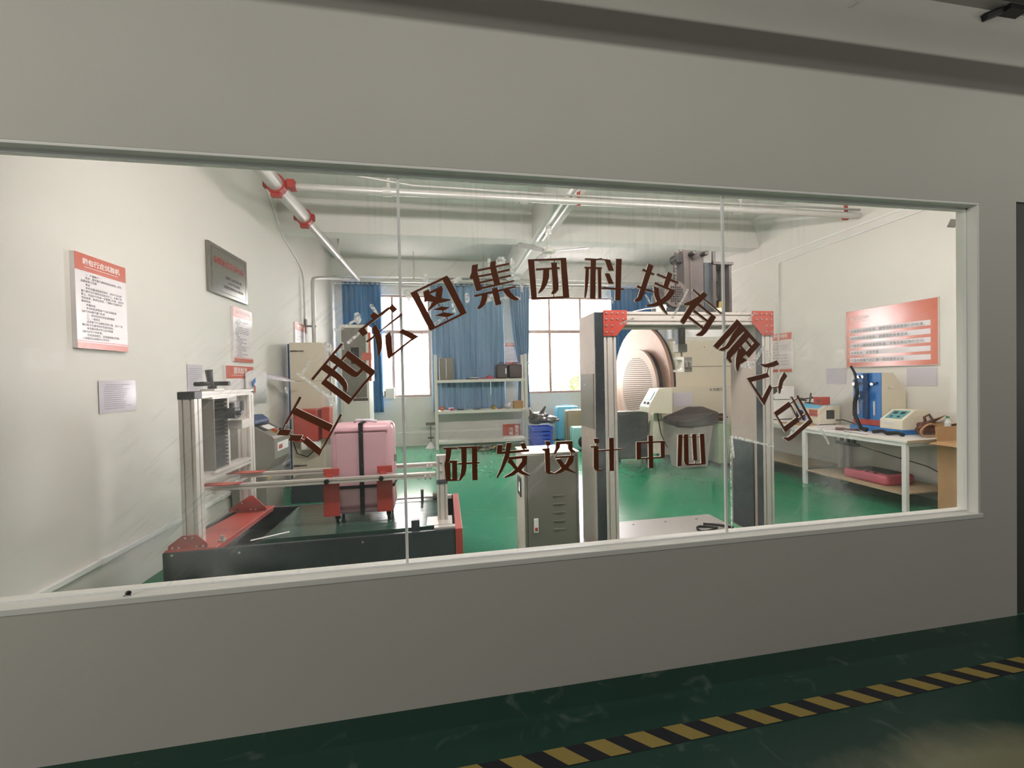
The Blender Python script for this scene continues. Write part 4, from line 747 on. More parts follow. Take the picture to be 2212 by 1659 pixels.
MB().cyl((X0+0.06, Y0-0.003, 0.43), (X0+0.06, Y0+0.002, 0.43), 0.008, n=8).build('screw', steel, cv)
# square frame over the deck
PX0, PX1 = -1.815, -1.715
for nm_, y in (('near', 1.135), ('far', 1.93)):
    profile('z', ZT+0.012, 1.50, PX0, PX1, y, y+0.085, 2, 1, g=0.012, d=0.010).build('post', alu, cv)
MB().box(PX0-0.004, PX1+0.004, 1.131, 1.224, 1.50, 1.553).build('post_cap', black, cv, bevel=0.004)
MB().box(PX0, PX1, 2.015, 2.03, 1.50, 1.553).build('post_cap', black, cv)
profile('y', 1.224, 2.015, PX0, PX1, 1.50, 1.55, 1, 1).build('top_rail', alu, cv)
profile('y', 1.22, 1.93, PX0+0.01, PX1, 0.89, 0.945, 1, 1).build('middle_rail', alu, cv)
profile('y', 1.22, 1.93, PX0+0.01, PX1, 0.77, 0.825, 1, 1).build('lower_rail', alu, cv)
for y in (1.13, 1.925):
    q = MB().prism([(-1.90, 0.462), (-1.655, 0.462), (-1.655, 0.49), (-1.72, 0.555), (-1.815, 0.555), (-1.90, 0.49)], 'y', y-0.008, y)
    if y > 1.5: q = MB().prism([(-1.90, 0.462), (-1.60, 0.462), (-1.60, 0.49), (-1.70, 0.60), (-1.73, 0.60), (-1.90, 0.49)], 'y', y-0.008, y)
    o = q.build('foot_plate', red, cv, bevel=0.002)
    bm2 = MB()
    for x, z in ((-1.79, 0.54), (-1.745, 0.54), (-1.87, 0.478), (-1.83, 0.478), (-1.72, 0.478), (-1.68, 0.478)): bm2.cyl((x, y-0.013, z), (x, y-0.007, z), 0.008, n=8)
    bm2.build('bolts', chrome, o)
MB().box(-1.63, -1.59, 1.20, 1.24, 0.462, 0.475).cyl((-1.61, 1.22, 0.475), (-1.61, 1.22, 0.505), 0.012, n=8).build('clamp_knob', steel, cv)
# vertical actuator with bellows and hand wheel
MB().box(-1.815, -1.752, 1.335, 1.525, 0.955, 1.49).box(-1.815, -1.692, 1.327, 1.337, 0.955, 1.49).build('actuator_column', grey_p, cv, bevel=0.002)
zz = [0.957+0.0148*k for k in range(37)]
P_ = [(-1.751, zz[0])]+[((-1.690 if k % 2 else -1.722), z) for k, z in enumerate(zz)]+[(-1.751, zz[-1])]
MB().prism(P_, 'y', 1.339, 1.52).build('bellows', black_m, cv)
MB().box(-1.80, -1.70, 1.535, 1.56, 0.945, 1.50).build('guide_rail', alu, cv)
MB().box(-1.79, -1.69, 1.31, 1.58, 1.49, 1.505).box(-1.79, -1.69, 1.31, 1.58, 0.94, 0.955).build('end_plate', alu, cv)
MB().box(-1.695, -1.62, 1.475, 1.56, 1.33, 1.41).cyl((-1.66, 1.52, 1.41), (-1.66, 1.52, 1.45), 0.02, n=10).cyl((-1.62, 1.50, 1.37), (-1.58, 1.50, 1.37), 0.018, n=10).build('slide_block', black, cv)
MB().box(-1.70, -1.60, 1.54, 1.74, 1.24, 1.31).build('slide_plate', alu, cv, bevel=0.003)
MB().cyl((-1.66, 1.66, 1.38), (-1.66, 1.66, 1.46), 0.022, n=12).build('valve', chrome, cv)
hwz = 1.60
MB().box(-1.80, -1.70, 1.36, 1.50, 1.552, 1.566).build('wheel_base', alu, cv)
MB().cyl((-1.75, 1.43, 1.566), (-1.75, 1.43, 1.60), 0.03, n=14).cyl((-1.75, 1.30, 1.605), (-1.75, 1.57, 1.605), 0.017, n=10).cyl((-1.87, 1.43, 1.605), (-1.63, 1.43, 1.605), 0.017, n=10).cyl((-1.75, 1.41, 1.60), (-1.75, 1.39, 1.71), 0.020, 0.026, n=10).build('hand_wheel', black, cv)
MB().cyl((-1.75, 1.57, 1.605), (-1.75, 1.60, 1.605), 0.018, n=10).build('wheel_tip', chrome, cv)
# two long arms holding the case, and their end post
ZA = 0.83
for y in (1.325, 1.715):
    profile('x', -1.70, -0.085, y-0.02, y+0.02, ZA-0.02, ZA+0.02, 1, 1, 0.010, 0.008).build('arm', alu, cv)
    MB().prism([(-1.80, y-0.03), (-1.62, y-0.05), (-1.52, y-0.03), (-1.52, y+0.03), (-1.78, y+0.05)], 'z', ZA+0.021, ZA+0.027).build('arm_plate', red, cv)
    for x in (-0.12, -0.16): MB().cyl((x, y, ZA-0.012), (x-0.012, y, ZA-0.012), 0.027, n=12).build('arm_collar', alu, cv)
profile('z', 0.458, 0.755, -0.075, 0.008, 1.30, 1.365, 2, 1, g=0.010, d=0.008).build('end_post', alu, cv)
MB().box(-0.078, 0.011, 1.297, 1.368, 0.755, 0.79).build('end_post_cap', dark, cv)
profile('z', 0.79, 0.985, -0.075, 0.008, 1.30, 1.365, 2, 1, g=0.010, d=0.008).build('end_post_top', alu, cv)
profile('y', 1.365, 1.78, -0.075, 0.0, ZA-0.03, ZA+0.03, 1, 1).build('end_crossbar', alu, cv)
MB().box(-0.16, 0.04, 1.20, 1.40, 0.455, 0.462).build('end_post_base', alu, cv)
for z in (0.86, 0.93): MB().cyl((-0.04, 1.300, z), (-0.04, 1.285, z), 0.013, 0.004, n=8).build('end_bolt', steel, cv)
MB().box(-0.27, -0.21, 1.14, 1.18, 0.45, 0.53).build('dark_stop', dark, cv)
MB().box(-0.55, -0.12, 1.90, 1.92, 0.475, 0.485).box(-0.24, -0.215, 1.895, 1.925, 0.46, 0.56).cyl((-0.13, 1.91, 0.49), (-0.02, 1.91, 0.49), 0.03, n=12).build('rear_bar', grey_p, cv)
for x0, x1, dz in ((-0.955, -0.835, 0.0), (-0.55, -0.43, 0.01)):
    o = MB().box(x0, x1, 1.362, 1.372, 0.535+dz, 0.80).box(x0+0.03, x1-0.045, 1.345, 1.362, 0.79, 0.87).box(x0+0.005, x1+0.002, 1.362, 1.372, 0.86, 0.915).build('clamp_plate', red, cv, bevel=0.003)
    MB().cyl((x0+0.045, 1.305, ZA), (x0+0.045, 1.285, ZA), 0.019, n=8).build('clamp_knob', black, o)
tag(MB().box(-1.44, -1.19, 1.24, 1.26, 0.4610, 0.464).rot(Matrix.Translation((-1.3, 1.28, 0)) @ Matrix.Rotation(0.5, 4, 'Z') @ Matrix.Translation((1.3, -1.28, 0))).build('white_stick', whitepl), 'white plastic strip lying on the near left of the conveyor belt', 'strip')

def suitcase(name, label, x0, x1, y0, y1, z0, z1, m, em, group=None, ribs='v', nr=0, wheels=True, handle=True, rad=0.045, strap=None, tele=False):
    t = thing(name, label, 'suitcase', ((x0+x1)/2, (y0+y1)/2, z0), group)
    zb = z0+(0.065 if wheels else 0.002); ym = (y0+y1)/2
    for nm, a, b in (('front_shell', y0, ym-0.004), ('back_shell', ym+0.004, y1)):
        o = MB().box(x0, x1, a, b, zb, z1).build(nm, m, t, bevel=rad, seg=4); smooth_auto(o, 3.0)
    MB().box(x0+0.008, x1-0.008, ym-0.012, ym+0.012, zb+0.008, z1-0.008).build('seam', em, t, bevel=0.008)
    w = x1-x0
    if nr:
        q = MB()
        for k in range(nr):
            if ribs == 'v':
                c = x0+w*(k+1)/(nr+1); q.box(c-0.008, c+0.008, y0-0.005, y0+0.006, zb+0.06, z1-0.06)
            else:
                c = zb+(z1-zb)*(k+1)/(nr+1); q.box(x0+0.05, x1-0.05, y0-0.005, y0+0.006, c-0.006, c+0.006)
        q.build('ribs', m, t, bevel=0.003)
    if wheels:
        for sx in (x0+0.045, x1-0.045):
            for sy in (y0+0.04, y1-0.04):
                q = MB().cyl((sx-0.012, sy, z0+0.026), (sx+0.012, sy, z0+0.026), 0.026, n=14).box(sx-0.02, sx+0.02, sy-0.018, sy+0.018, z0+0.035, zb+0.02)
                q.build('wheel', black, t)
    if handle:
        xm = (x0+x1)/2
        MB().tube([(xm-0.10, ym, z1-0.01), (xm-0.09, ym, z1+0.018), (xm+0.09, ym, z1+0.018), (xm+0.10, ym, z1-0.01)], 0.011, 8).build('carry_handle', em, t, smooth=True)
    return t
pk = suitcase('pink_suitcase', 'pink hard shell suitcase strapped on the conveyor between red clamps', -0.912, -0.425, 1.40, 1.66, 0.461, 1.255, pink, pink_d, rad=0.05, handle=False)
MB().box(-0.86, -0.475, 1.3945, 1.402, 0.60, 1.185).build('raised_panel', pink, pk, bevel=0.004)
MB().box(-0.87, -0.465, 1.392, 1.40, 1.192, 1.202).box(-0.875, -0.46, 1.392, 1.40, 0.575, 0.590).build('panel_groove', pink_d, pk)
st = MB(); xs = -0.668
st.box(xs-0.017, xs+0.017, 1.384, 1.390, 0.52, 1.262).box(xs-0.017, xs+0.017, 1.384, 1.675, 1.257, 1.263).box(xs-0.017, xs+0.017, 1.668, 1.675, 0.52, 1.262).build('black_strap', black_m, pk)
MB().box(-0.915, -0.42, 1.384, 1.390, 0.74, 0.765).box(-0.421, -0.415, 1.384, 1.67, 0.74, 0.765).build('black_strap', black_m, pk)
MB().box(-0.424, -0.412, 1.50, 1.56, 0.92, 0.98).build('lock_plate', chrome, pk, bevel=0.004)
MB().tube([(-0.74, 1.53, 1.262), (-0.72, 1.50, 1.275), (-0.62, 1.47, 1.278), (-0.56, 1.5, 1.263)], 0.012, 8).build('top_handle', sleeve, pk, smooth=True)

# ================================================================== LEFT BACK CABINETS
cn = thing('control_console', 'grey sloped control console with a red emergency button behind the aluminium frame', 'console', (-2.1, 3.3, 0))
prof = [(-2.40, 0.02), (-2.04, 0.02), (-2.04, 0.58), (-1.985, 0.66), (-1.94, 0.72), (-1.94, 0.955), (-1.965, 0.985), (-2.19, 1.12), (-2.40, 1.12)]
MB().prism(prof, 'y', 3.02, 3.50).build('body', grey_c, cn, bevel=0.012)
sl = Vector((-1.965+2.19, 0, 0.985-1.12)).normalized(); nrm = Vector((-sl.z, 0, sl.x))
def on_slope(u, y, h=0.0): p = Vector((-2.19, y, 1.12))+sl*u+nrm*h; return p
def slab_slope(u0, u1, ya, yb, h0, h1):
    vs = [on_slope(u, y, h) for h in (h0, h1) for (u, y) in ((u0, ya), (u1, ya), (u1, yb), (u0, yb))]
    return MB().add(vs, [(3, 2, 1, 0), (4, 5, 6, 7), (0, 1, 5, 4), (1, 2, 6, 5), (2, 3, 7, 6), (3, 0, 4, 7)])
slab_slope(0.02, 0.15, 3.08, 3.44, 0.0, 0.006).build('panel_frame', black, cn)
slab_slope(0.035, 0.135, 3.12, 3.40, 0.006, 0.009).build('display', screen_m, cn)
slab_slope(0.06, 0.15, 3.16, 3.36, 0.01, 0.013).build('paper_note', paper, cn)
MB().cyl(on_slope(0.20, 3.22, 0.0), on_slope(0.20, 3.22, 0.035), 0.028, n=16).build('emergency_button', red, cn)
MB().cyl(on_slope(0.20, 3.22, 0.0), on_slope(0.20, 3.22, 0.012), 0.036, n=16).build('button_ring', yellow, cn)
MB().cyl(on_slope(0.20, 3.40, 0.0), on_slope(0.20, 3.40, 0.025), 0.018, n=12).build('selector_knob', black, cn)
MB().box(-1.941, -1.936, 3.10, 3.42, 0.80, 0.90).build('name_plate', paper, cn)
MB().box(-1.937, -1.935, 3.13, 3.24, 0.82, 0.87).build('red_mark', ink_red, cn)
MB().box(-2.042, -2.036, 3.06, 3.16, 0.48, 0.60).build('yellow_label', yellow, cn)
bc = thing('blue_cover', 'dark blue plastic cover resting on top of the grey control console', 'cover', (-2.27, 3.2, 1.12))
o = MB().prism([(-2.40, 1.121), (-2.15, 1.121), (-2.15, 1.16), (-2.22, 1.22), (-2.32, 1.22), (-2.40, 1.18)], 'y', 3.05, 3.42).build('shell', navy, bc, bevel=0.015)
MB().box(-2.26, -2.20, 3.04, 3.052, 1.135, 1.155).build('tag', cream, bc)
cable = tag(MB().tube([(-2.25, 2.9, 0.55), (-2.22, 2.88, 0.40), (-2.24, 2.9, 0.25), (-2.26, 2.95, 0.02)], 0.006, 6).build('power_cable', black), 'black cable hanging beside the grey console at the left wall', 'cable')

bg = thing('beige_cabinet', 'tall narrow beige metal cabinet with a red hood on its front', 'cabinet', (-2.06, 4.8, 0))
MB().box(-2.31, -1.83, 4.60, 4.98, 0.05, 2.21).build('body', beige, bg, bevel=0.008)
MB().box(-2.33, -2.305, 4.60, 4.98, 0.02, 2.19).build('blue_trim', navy, bg)
MB().box(-1.83, -1.75, 4.62, 4.96, 0.0, 2.20).build('side_channel', alu, bg)
MB().box(-1.745, -1.73, 4.66, 4.70, 0.0, 2.18).build('slide_rail', steel, bg)
for z in (1.62, 1.10): MB().box(-2.30, -1.85, 4.597, 4.602, z, z+0.004).build('panel_seam', alu_dark, bg)
for z in (2.08, 0.33): MB().box(-2.29, -2.20, 4.585, 4.60, z-0.01, z+0.01).cyl((-2.20, 4.59, z), (-2.10, 4.59, z), 0.007, n=8).build('door_catch', alu_dark, bg)
MB().box(-2.20, -1.86, 4.36, 4.599, 0.72, 1.20).build('red_hood', red, bg, bevel=0.02)
MB().box(-1.82, -1.70, 4.40, 4.58, 0.75, 1.22).build('red_side_hood', red, bg, bevel=0.012)
MB().box(-2.10, -1.88, 4.34, 4.59, 0.60, 0.719).build('white_spout', whitepl, bg, bevel=0.02)
MB().cyl((-1.95, 4.335, 0.66), (-1.95, 4.30, 0.66), 0.05, n=16).build('spout_ring', galv, bg)
MB().tube([(-2.28, 4.58, 0.70), (-2.20, 4.50, 0.53), (-2.05, 4.47, 0.48), (-1.92, 4.50, 0.60)], 0.008, 6).build('hose', black, bg, smooth=True)
MB().box(-2.30, -1.80, 4.45, 4.60, 0.0, 0.05).build('base_tray', steel, bg)
gb = thing('dark_box', 'low dark box on the floor behind the conveyor, in front of the beige cabinet', 'box', (-1.6, 3.9, 0))
MB().box(-2.02, -1.10, 3.7, 4.2, 0.0, 0.30).build('body', dark, gb, bevel=0.01)
MB().box(-2.02, -1.10, 3.69, 4.21, 0.30, 0.325).build('lid', grey_c, gb, bevel=0.005)
gc = thing('grey_cabinet', 'tall grey cabinet with a small window standing before the left curtain', 'cabinet', (-1.60, 6.0, 0))
MB().box(-1.86, -1.36, 5.75, 6.2, 0.0, 2.64).build('body', shelf_m, gc, bevel=0.008)
MB().box(-1.82, -1.40, 5.74, 5.752, 1.30, 2.58).build('upper_door', grey_c, gc, bevel=0.004)
MB().box(-1.82, -1.40, 5.74, 5.752, 0.08, 1.24).build('lower_door', shelf_m, gc, bevel=0.004)
MB().box(-1.66, -1.52, 5.732, 5.741, 1.92, 2.22).build('small_window', screen_m, gc)
MB().box(-1.36, -1.32, 5.80, 6.1, 1.6, 2.5).build('warm_lit_edge', orange, gc)  # warm light on the cabinet edge, painted as an orange strip
MB().box(-1.47, -1.30, 5.735, 5.741, 1.98, 2.12).build('orange_label', orange, gc)
MB().box(-1.64, -1.38, 5.73, 5.741, 1.24, 1.29).build('door_handle', alu_dark, gc)
jb = thing('junction_box', 'small white box on a bracket at the left window sill', 'box', (-1.30, 7.9, 1.2))
MB().box(-1.34, -1.14, 7.66, 7.74, 1.18, 1.42).build('body', whitepl, jb, bevel=0.008)
MB().box(-1.37, -1.34, 7.66, 7.999, 1.24, 1.36).build('bracket', alu_dark, jb)
MB().box(-1.34, -1.26, 7.74, 7.999, 1.28, 1.31).build('arm', alu_dark, jb)
# ================================================================== STEEL SHELF RACK
sr = thing('shelf_rack', 'pale steel shelf rack standing before the wide blue curtain at the far wall', 'shelf', (0.85, 7.48, 0))
for x in (-0.215, 1.865):
    for y in (7.24, 7.66): MB().box(x, x+0.07, y, y+0.05, 0, 2.16).build('upright', shelf_m, sr, bevel=0.003)
for z in (1.585, 0.875, 0.185):
    o = MB().box(-0.145, 1.865, 7.26, 7.69, z-0.02, z).build('shelf_board', shelf_m, sr)
    MB().box(-0.145, 1.865, 7.245, 7.262, z-0.065, z+0.002).build('front_beam', shelf_m, sr, bevel=0.002)
    MB().box(-0.145, 1.865, 7.688, 7.70, z-0.065, z+0.002).build('rear_beam', shelf_m, sr)
sg = lambda n, l, c, loc, g=None: thing(n, l, c, loc, g)
t = suitcase('grey_case', 'grey flat-sided case standing at the left end of the top shelf', -0.10, 0.24, 7.32, 7.62, 1.586, 2.09, grey_c, alu, wheels=False, rad=0.02, handle=False)
MB().box(0.055, 0.068, 7.314, 7.322, 1.60, 2.07).build('pale_edge', alu, t)
t = thing('red_cloth', 'crumpled red cloth on the middle of the top shelf', 'cloth', (1.0, 7.4, 1.586))
mb = MB(); vs = []; n = 12
for j in range(n+1):
    for i in range(n+1):
        u, v = i/n*2-1, j/n*2-1; h = max(0, 1-(u*u+v*v)**0.5)
        vs.append((1.02+0.22*u, 7.42+0.12*v, 1.590+0.10*h*(0.7+0.5*math.sin(5*u+3*v))))
mb.add(vs, [(j*(n+1)+i, j*(n+1)+i+1, (j+1)*(n+1)+i+1, (j+1)*(n+1)+i) for j in range(n) for i in range(n)]).build('cloth', rose, t, smooth=True)
t = thing('flat_cloth', 'dark flat folded cloth left of the red cloth on the top shelf', 'cloth', (0.66, 7.42, 1.586))
MB().box(0.50, 0.80, 7.34, 7.52, 1.5865, 1.612).build('cloth', dark, t, bevel=0.01)
MB().box(0.60, 0.80, 7.35, 7.50, 1.612, 1.632).build('fold', paper, t, bevel=0.008)
for x0, x1, lb in ((1.22, 1.50, 'dark bag with a white tag on the top shelf'), (1.51, 1.85, 'larger dark striped bag at the right end of the top shelf')):
    t = thing('dark_bag', lb, 'bag', ((x0+x1)/2, 7.45, 1.586))
    smooth_auto(MB().box(x0, x1, 7.32, 7.58, 1.587, 1.93).build('body', binlid, t, bevel=0.05, seg=4), 3)
    MB().tube([((x0+x1)/2-0.07, 7.45, 1.92), ((x0+x1)/2-0.05, 7.45, 1.965), ((x0+x1)/2+0.05, 7.45, 1.965), ((x0+x1)/2+0.07, 7.45, 1.92)], 0.009, 6).build('handle', black, t)
    if x0 < 1.4: MB().box(1.43, 1.455, 7.312, 7.322, 1.70, 1.83).build('white_tag', whitepl, t)
    else:
        for k in range(3): MB().box(1.66+0.05*k, 1.672+0.05*k, 7.314, 7.322, 1.62, 1.90).build('stripe', brownbag, t)
tag(MB().tube([(1.06, 7.233, 1.587), (1.065, 7.233, 1.55), (1.07, 7.233, 1.40), (1.06, 7.232, 1.20)], 0.009, 6).build('white_ribbon', whitepl, smooth=True), 'white ribbon hanging down from the front edge of the top shelf', 'ribbon')
def small(nm, label, cat, x, m, kind, s=0.05, z=0.876, y=7.36):
    t = thing(nm, label, cat, (x, y, z))
    if kind == 'roll':
        MB().cyl((x, y-0.025, z+s), (x, y+0.025, z+s), s, n=18).build('roll', m, t); MB().cyl((x, y-0.028, z+s), (x, y+0.028, z+s), s*0.55, n=14).build('core', card, t)
    elif kind == 'can':
        MB().cyl((x, y, z), (x, y, z+s*1.6), s, n=18).build('can', m, t); MB().cyl((x, y, z+s*1.6), (x, y, z+s*1.7), s*0.9, n=18).build('lid', black, t)
    elif kind == 'bowl':
        MB().cyl((x, y, z), (x, y, z+s), s*0.7, s*1.3, n=16).build('bowl', m, t); MB().cyl((x, y, z+s), (x, y, z+s*1.15), s*1.35, n=16).build('rim', paper, t)
    elif kind == 'tool':
        MB().cyl((x-s, y, z+0.014), (x+s*0.2, y+0.02, z+0.014), 0.012, n=8).build('grip', m, t); MB().cyl((x+s*0.2, y+0.02, z+0.014), (x+s, y+0.03, z+0.012), 0.006, n=8).build('shaft', steel, t)
    elif kind == 'box':
        MB().box(x-s, x+s, y-s*0.7, y+s*0.7, z, z+s*1.6).build('body', m, t, bevel=0.004); MB().box(x-s, x+s, y-s*0.75, y+s*0.05, z+s*1.6, z+s*1.68).build('flap', m, t)
    return t
small('tape_roll', 'red tape roll at the left of the second shelf', 'tape', -0.05, red, 'roll', 0.055)
small('plastic_bowl', 'pink and white bowl on the second shelf right of the tape roll', 'bowl', 0.16, rose, 'bowl', 0.055)
small('hand_tool', 'dark hand tool lying on the left half of the second shelf', 'tool', 0.42, black, 'tool', 0.13)
small('hand_tool', 'grey hand tool lying near the middle of the second shelf', 'tool', 0.80, grey_c, 'tool', 0.14)
small('paint_can', 'small yellow can on the second shelf', 'can', 1.14, yellow, 'can', 0.055)
small('hand_tool', 'dark red hand tool right of the yellow can on the second shelf', 'tool', 1.32, clampred, 'tool', 0.08)
small('carton', 'small open cardboard box at the right end of the second shelf', 'box', 1.72, card, 'box', 0.11)
t = thing('plastic_bag', 'crumpled clear plastic bag beside the small carton on the second shelf', 'bag', (1.50, 7.40, 0.876))
mb = MB().ball((1.50, 7.40, 0.95), 0.09, 0.07, 0.075, nu=14, nv=9)
for i in range(len(mb.v)): v = mb.v[i]; q = 1+0.22*math.sin(17*v[0]+23*v[2]+11*v[1]); mb.v[i] = (1.50+(v[0]-1.50)*q, 7.40+(v[1]-7.40)*q, max(0.877, v[2]))
mb.build('bag', sleeve, t); MB().cyl((1.50, 7.40, 1.01), (1.50, 7.40, 1.05), 0.02, 0.035, n=8).build('knot', sleeve, t)
b5 = board('info_board', 'red sign with white rotated writing leaning under the shelf rack', 'F', 1.43, 1.87, 0.10, 0.44, 0.012, 1.0, '', (), foot=0, x=7.96)
text('print', '测试沙', b5, ink_white, (1.75, 7.945, 0.42), (0, 0, -1), (1, 0, 0), 0.10, 'LEFT', bold=0.03)
text('print', '放置', b5, ink_white, (1.60, 7.945, 0.36), (0, 0, -1), (1, 0, 0), 0.10, 'LEFT', bold=0.03)
board('info_board', 'orange headed board on the far wall beside the tied back curtain', 'F', 1.50, 1.87, 1.95, 2.48, 0.015, 0.16, '箱包震荡试验机', BL[:9], tsize=0.045, lsize=0.016)
ts = thing('floor_stand', 'small grey stand with a flat top and cone base left of the shelf rack', 'stand', (-0.33, 7.60, 0))
MB().cyl((-0.33, 7.60, 0.0), (-0.33, 7.60, 0.14), 0.13, 0.02, n=20).build('base', paper, ts)
MB().cyl((-0.33, 7.60, 0.13), (-0.33, 7.60, 0.55), 0.009, n=8).build('pole', alu_dark, ts)
MB().box(-0.44, -0.22, 7.57, 7.63, 0.53, 0.60).build('top_plate', grey_p, ts); MB().box(-0.40, -0.26, 7.58, 7.62, 0.22, 0.25).build('clamp', alu_dark, ts)
fsp = thing('floor_straps', 'tangled black and yellow straps on the floor before the shelf rack', 'straps', (0.95, 6.95, 0))
for k, m in enumerate((black, yellow, black, yellow, black)):
    pts = [(0.62+0.07*i+0.03*math.sin(2*i+k), 6.95+0.14*math.sin(1.1*i+k*1.7), 0.012+0.02*(i % 2)+0.012*k) for i in range(11)]
    MB().tube(pts, 0.013, 6).build('strap', m, fsp, smooth=True)
MB().box(0.62, 0.80, 6.99, 7.04, 0.02, 0.10).rot(Matrix.Translation((0.70, 7.0, 0.06)) @ Matrix.Rotation(0.6, 4, 'Y') @ Matrix.Translation((-0.70, -7.0, -0.06))).build('black_handle', black, fsp)
fd = tag(MB().box(LW+0.0, RW, FY-0.012, FY, 0.30, 0.34).build('wall_trunking', whitepl), 'white cable trunking along the foot of the far wall behind the rack', 'trunking')
sk = thing('wall_socket', 'white socket on the far wall behind the rack', 'socket', (1.28, FY, 0.36))
MB().box(1.24, 1.33, FY-0.012, FY, 0.36, 0.45).build('plate', whitepl, sk, bevel=0.003); MB().box(1.265, 1.305, FY-0.015, FY-0.011, 0.385, 0.425).build('outlet', paper, sk)

# ================================================================== FAR FLOOR: crate and cases
cr = thing('blue_crate', 'blue slatted plastic crate holding a grey bag beside the shelf rack', 'crate', (2.15, 7.05, 0))
for z in (0.02, 0.11, 0.20, 0.29, 0.38):
    MB().box(1.92, 2.40, 6.88, 6.895, z, z+0.065).build('front_slat', bluebin, cr); MB().box(1.92, 1.935, 6.895, 7.25, z, z+0.065).build('side_slat', bluebin, cr)
    MB().box(2.385, 2.40, 6.895, 7.25, z, z+0.065).build('side_slat', bluebin, cr); MB().box(1.92, 2.40, 7.25, 7.265, z, z+0.065).build('rear_slat', bluebin, cr)
MB().box(1.935, 2.385, 6.895, 7.25, 0.005, 0.02).build('bottom', bluebin, cr)
MB().box(1.91, 2.41, 6.87, 6.90, 0.445, 0.48).box(1.91, 2.41, 7.245, 7.275, 0.445, 0.48).box(1.91, 1.94, 6.90, 7.245, 0.445, 0.48).box(2.38, 2.41, 6.90, 7.245, 0.445, 0.48).build('rim', bluebin, cr, bevel=0.004)
for x in (1.915, 2.12, 2.385): MB().box(x, x+0.02, 6.872, 6.882, 0.02, 0.445).build('rib', bluebin, cr)
cr.location.y -= 0.06
gbg = thing('grey_bag', 'crumpled shiny grey plastic sack slumped over the blue crate', 'bag', (2.15, 7.0, 0.44))
def lump(c, r, seed, nm, m, parent, ears=()):
    rr_ = random.Random(seed); mb = MB().ball(c, r[0], r[1], r[2], nu=20, nv=12)
    ph = [rr_.uniform(0, 6.28) for _ in range(6)]
    for i, v in enumerate(mb.v):
        d = Vector(v)-Vector(c); q = 1+0.10*math.sin(9*d.x/r[0]*0.5+ph[0]+4*d.z/r[2])+0.10*math.sin(7*d.z/r[2]+ph[1]+3*d.y/r[1])+0.08*math.sin(11*d.y/r[1]+ph[2])
        mb.v[i] = tuple(Vector(c)+d*q)
    for e in ears:
        b, tip, w = Vector(e[0]), Vector(e[1]), e[2]; ax = (tip-b).normalized(); s_ = ax.orthogonal().normalized(); u_ = ax.cross(s_)
        mb.add([b+s_*w, b+u_*w*0.5, b-s_*w, b-u_*w*0.5, tip+s_*w*0.35, tip-s_*w*0.35], [(0, 1, 4), (1, 5, 4), (1, 2, 5), (2, 3, 5), (3, 4, 5), (3, 0, 4)])
    return mb.build(nm, m, parent)
lump((2.14, 7.05, 0.66), (0.22, 0.18, 0.15), 1, 'sack', bagblack, gbg, ears=(((1.98, 7.0, 0.68), (1.93, 7.0, 0.92), 0.11), ((2.16, 7.02, 0.70), (2.30, 7.0, 0.93), 0.10)))
lump((2.42, 7.02, 0.615), (0.17, 0.13, 0.09), 5, 'sack_end', bagblack, gbg, ears=(((2.50, 7.0, 0.61), (2.62, 6.98, 0.60), 0.08),))
suitcase('cyan_suitcase', 'bright cyan suitcase standing against the far wall under the right window', 2.70, 3.24, 7.42, 7.68, 0.001, 0.88, cyan, cyan, rad=0.05)
suitcase('khaki_suitcase', 'olive suitcase with a pale rim in front of the cyan one', 2.76, 3.24, 6.85, 7.10, 0.001, 0.83, khaki, mint, rad=0.05)
mk = suitcase('mint_case', 'small mint green case with a dark round mesh, in front of the olive suitcase', 2.74, 3.14, 6.30, 6.60, 0.001, 0.50, mint, paper, wheels=False, rad=0.04, handle=False)
MB().cyl((2.96, 6.296, 0.18), (2.96, 6.30, 0.18), 0.13, n=24).build('mesh_window', black, mk)

# ================================================================== GREY CONTROL CABINET
gk = thing('control_cabinet', 'free-standing grey control cabinet with a white and red switch plate', 'cabinet', (0.86, 1.38, 0))
MB().box(0.62, 1.09, 1.205, 1.55, 0.03, 0.972).build('body', shelf_m, gk, bevel=0.006)  # pale body: window light on its left side put into the colour
MB().box(0.625, 1.085, 1.193, 1.206, 0.04, 0.965).build('door', grey_c, gk, bevel=0.004)
MB().box(0.645, 0.648, 1.190, 1.194, 0.04, 0.965).box(1.062, 1.065, 1.190, 1.194, 0.04, 0.965).build('door_groove', alu_dark, gk)
for z in (0.62, 0.55, 0.48, 0.41, 0.34): MB().box(0.86, 0.96, 1.188, 1.194, z, z+0.012).build('louvre', grey_c, gk, bevel=0.003)
q = MB().box(0.695, 0.733, 1.184, 1.193, 0.335, 0.45).build('switch_plate', whitepl, gk, bevel=0.002)
MB().box(0.703, 0.725, 1.178, 1.184, 0.352, 0.378).build('red_switch', red, q)
MB().box(0.609, 0.619, 1.30, 1.44, 0.60, 0.76).build('side_vent', black, gk); MB().box(0.607, 0.611, 1.31, 1.36, 0.64, 0.72).build('side_label', chrome, gk)
MB().box(0.61, 1.10, 1.195, 1.56, 0.0, 0.03).build('plinth', alu_dark, gk)
MB().box(0.615, 1.095, 1.195, 1.555, 0.972, 0.982).build('top_plate', cream, gk, bevel=0.003)  # cream tone stands for light falling on the cabinet top

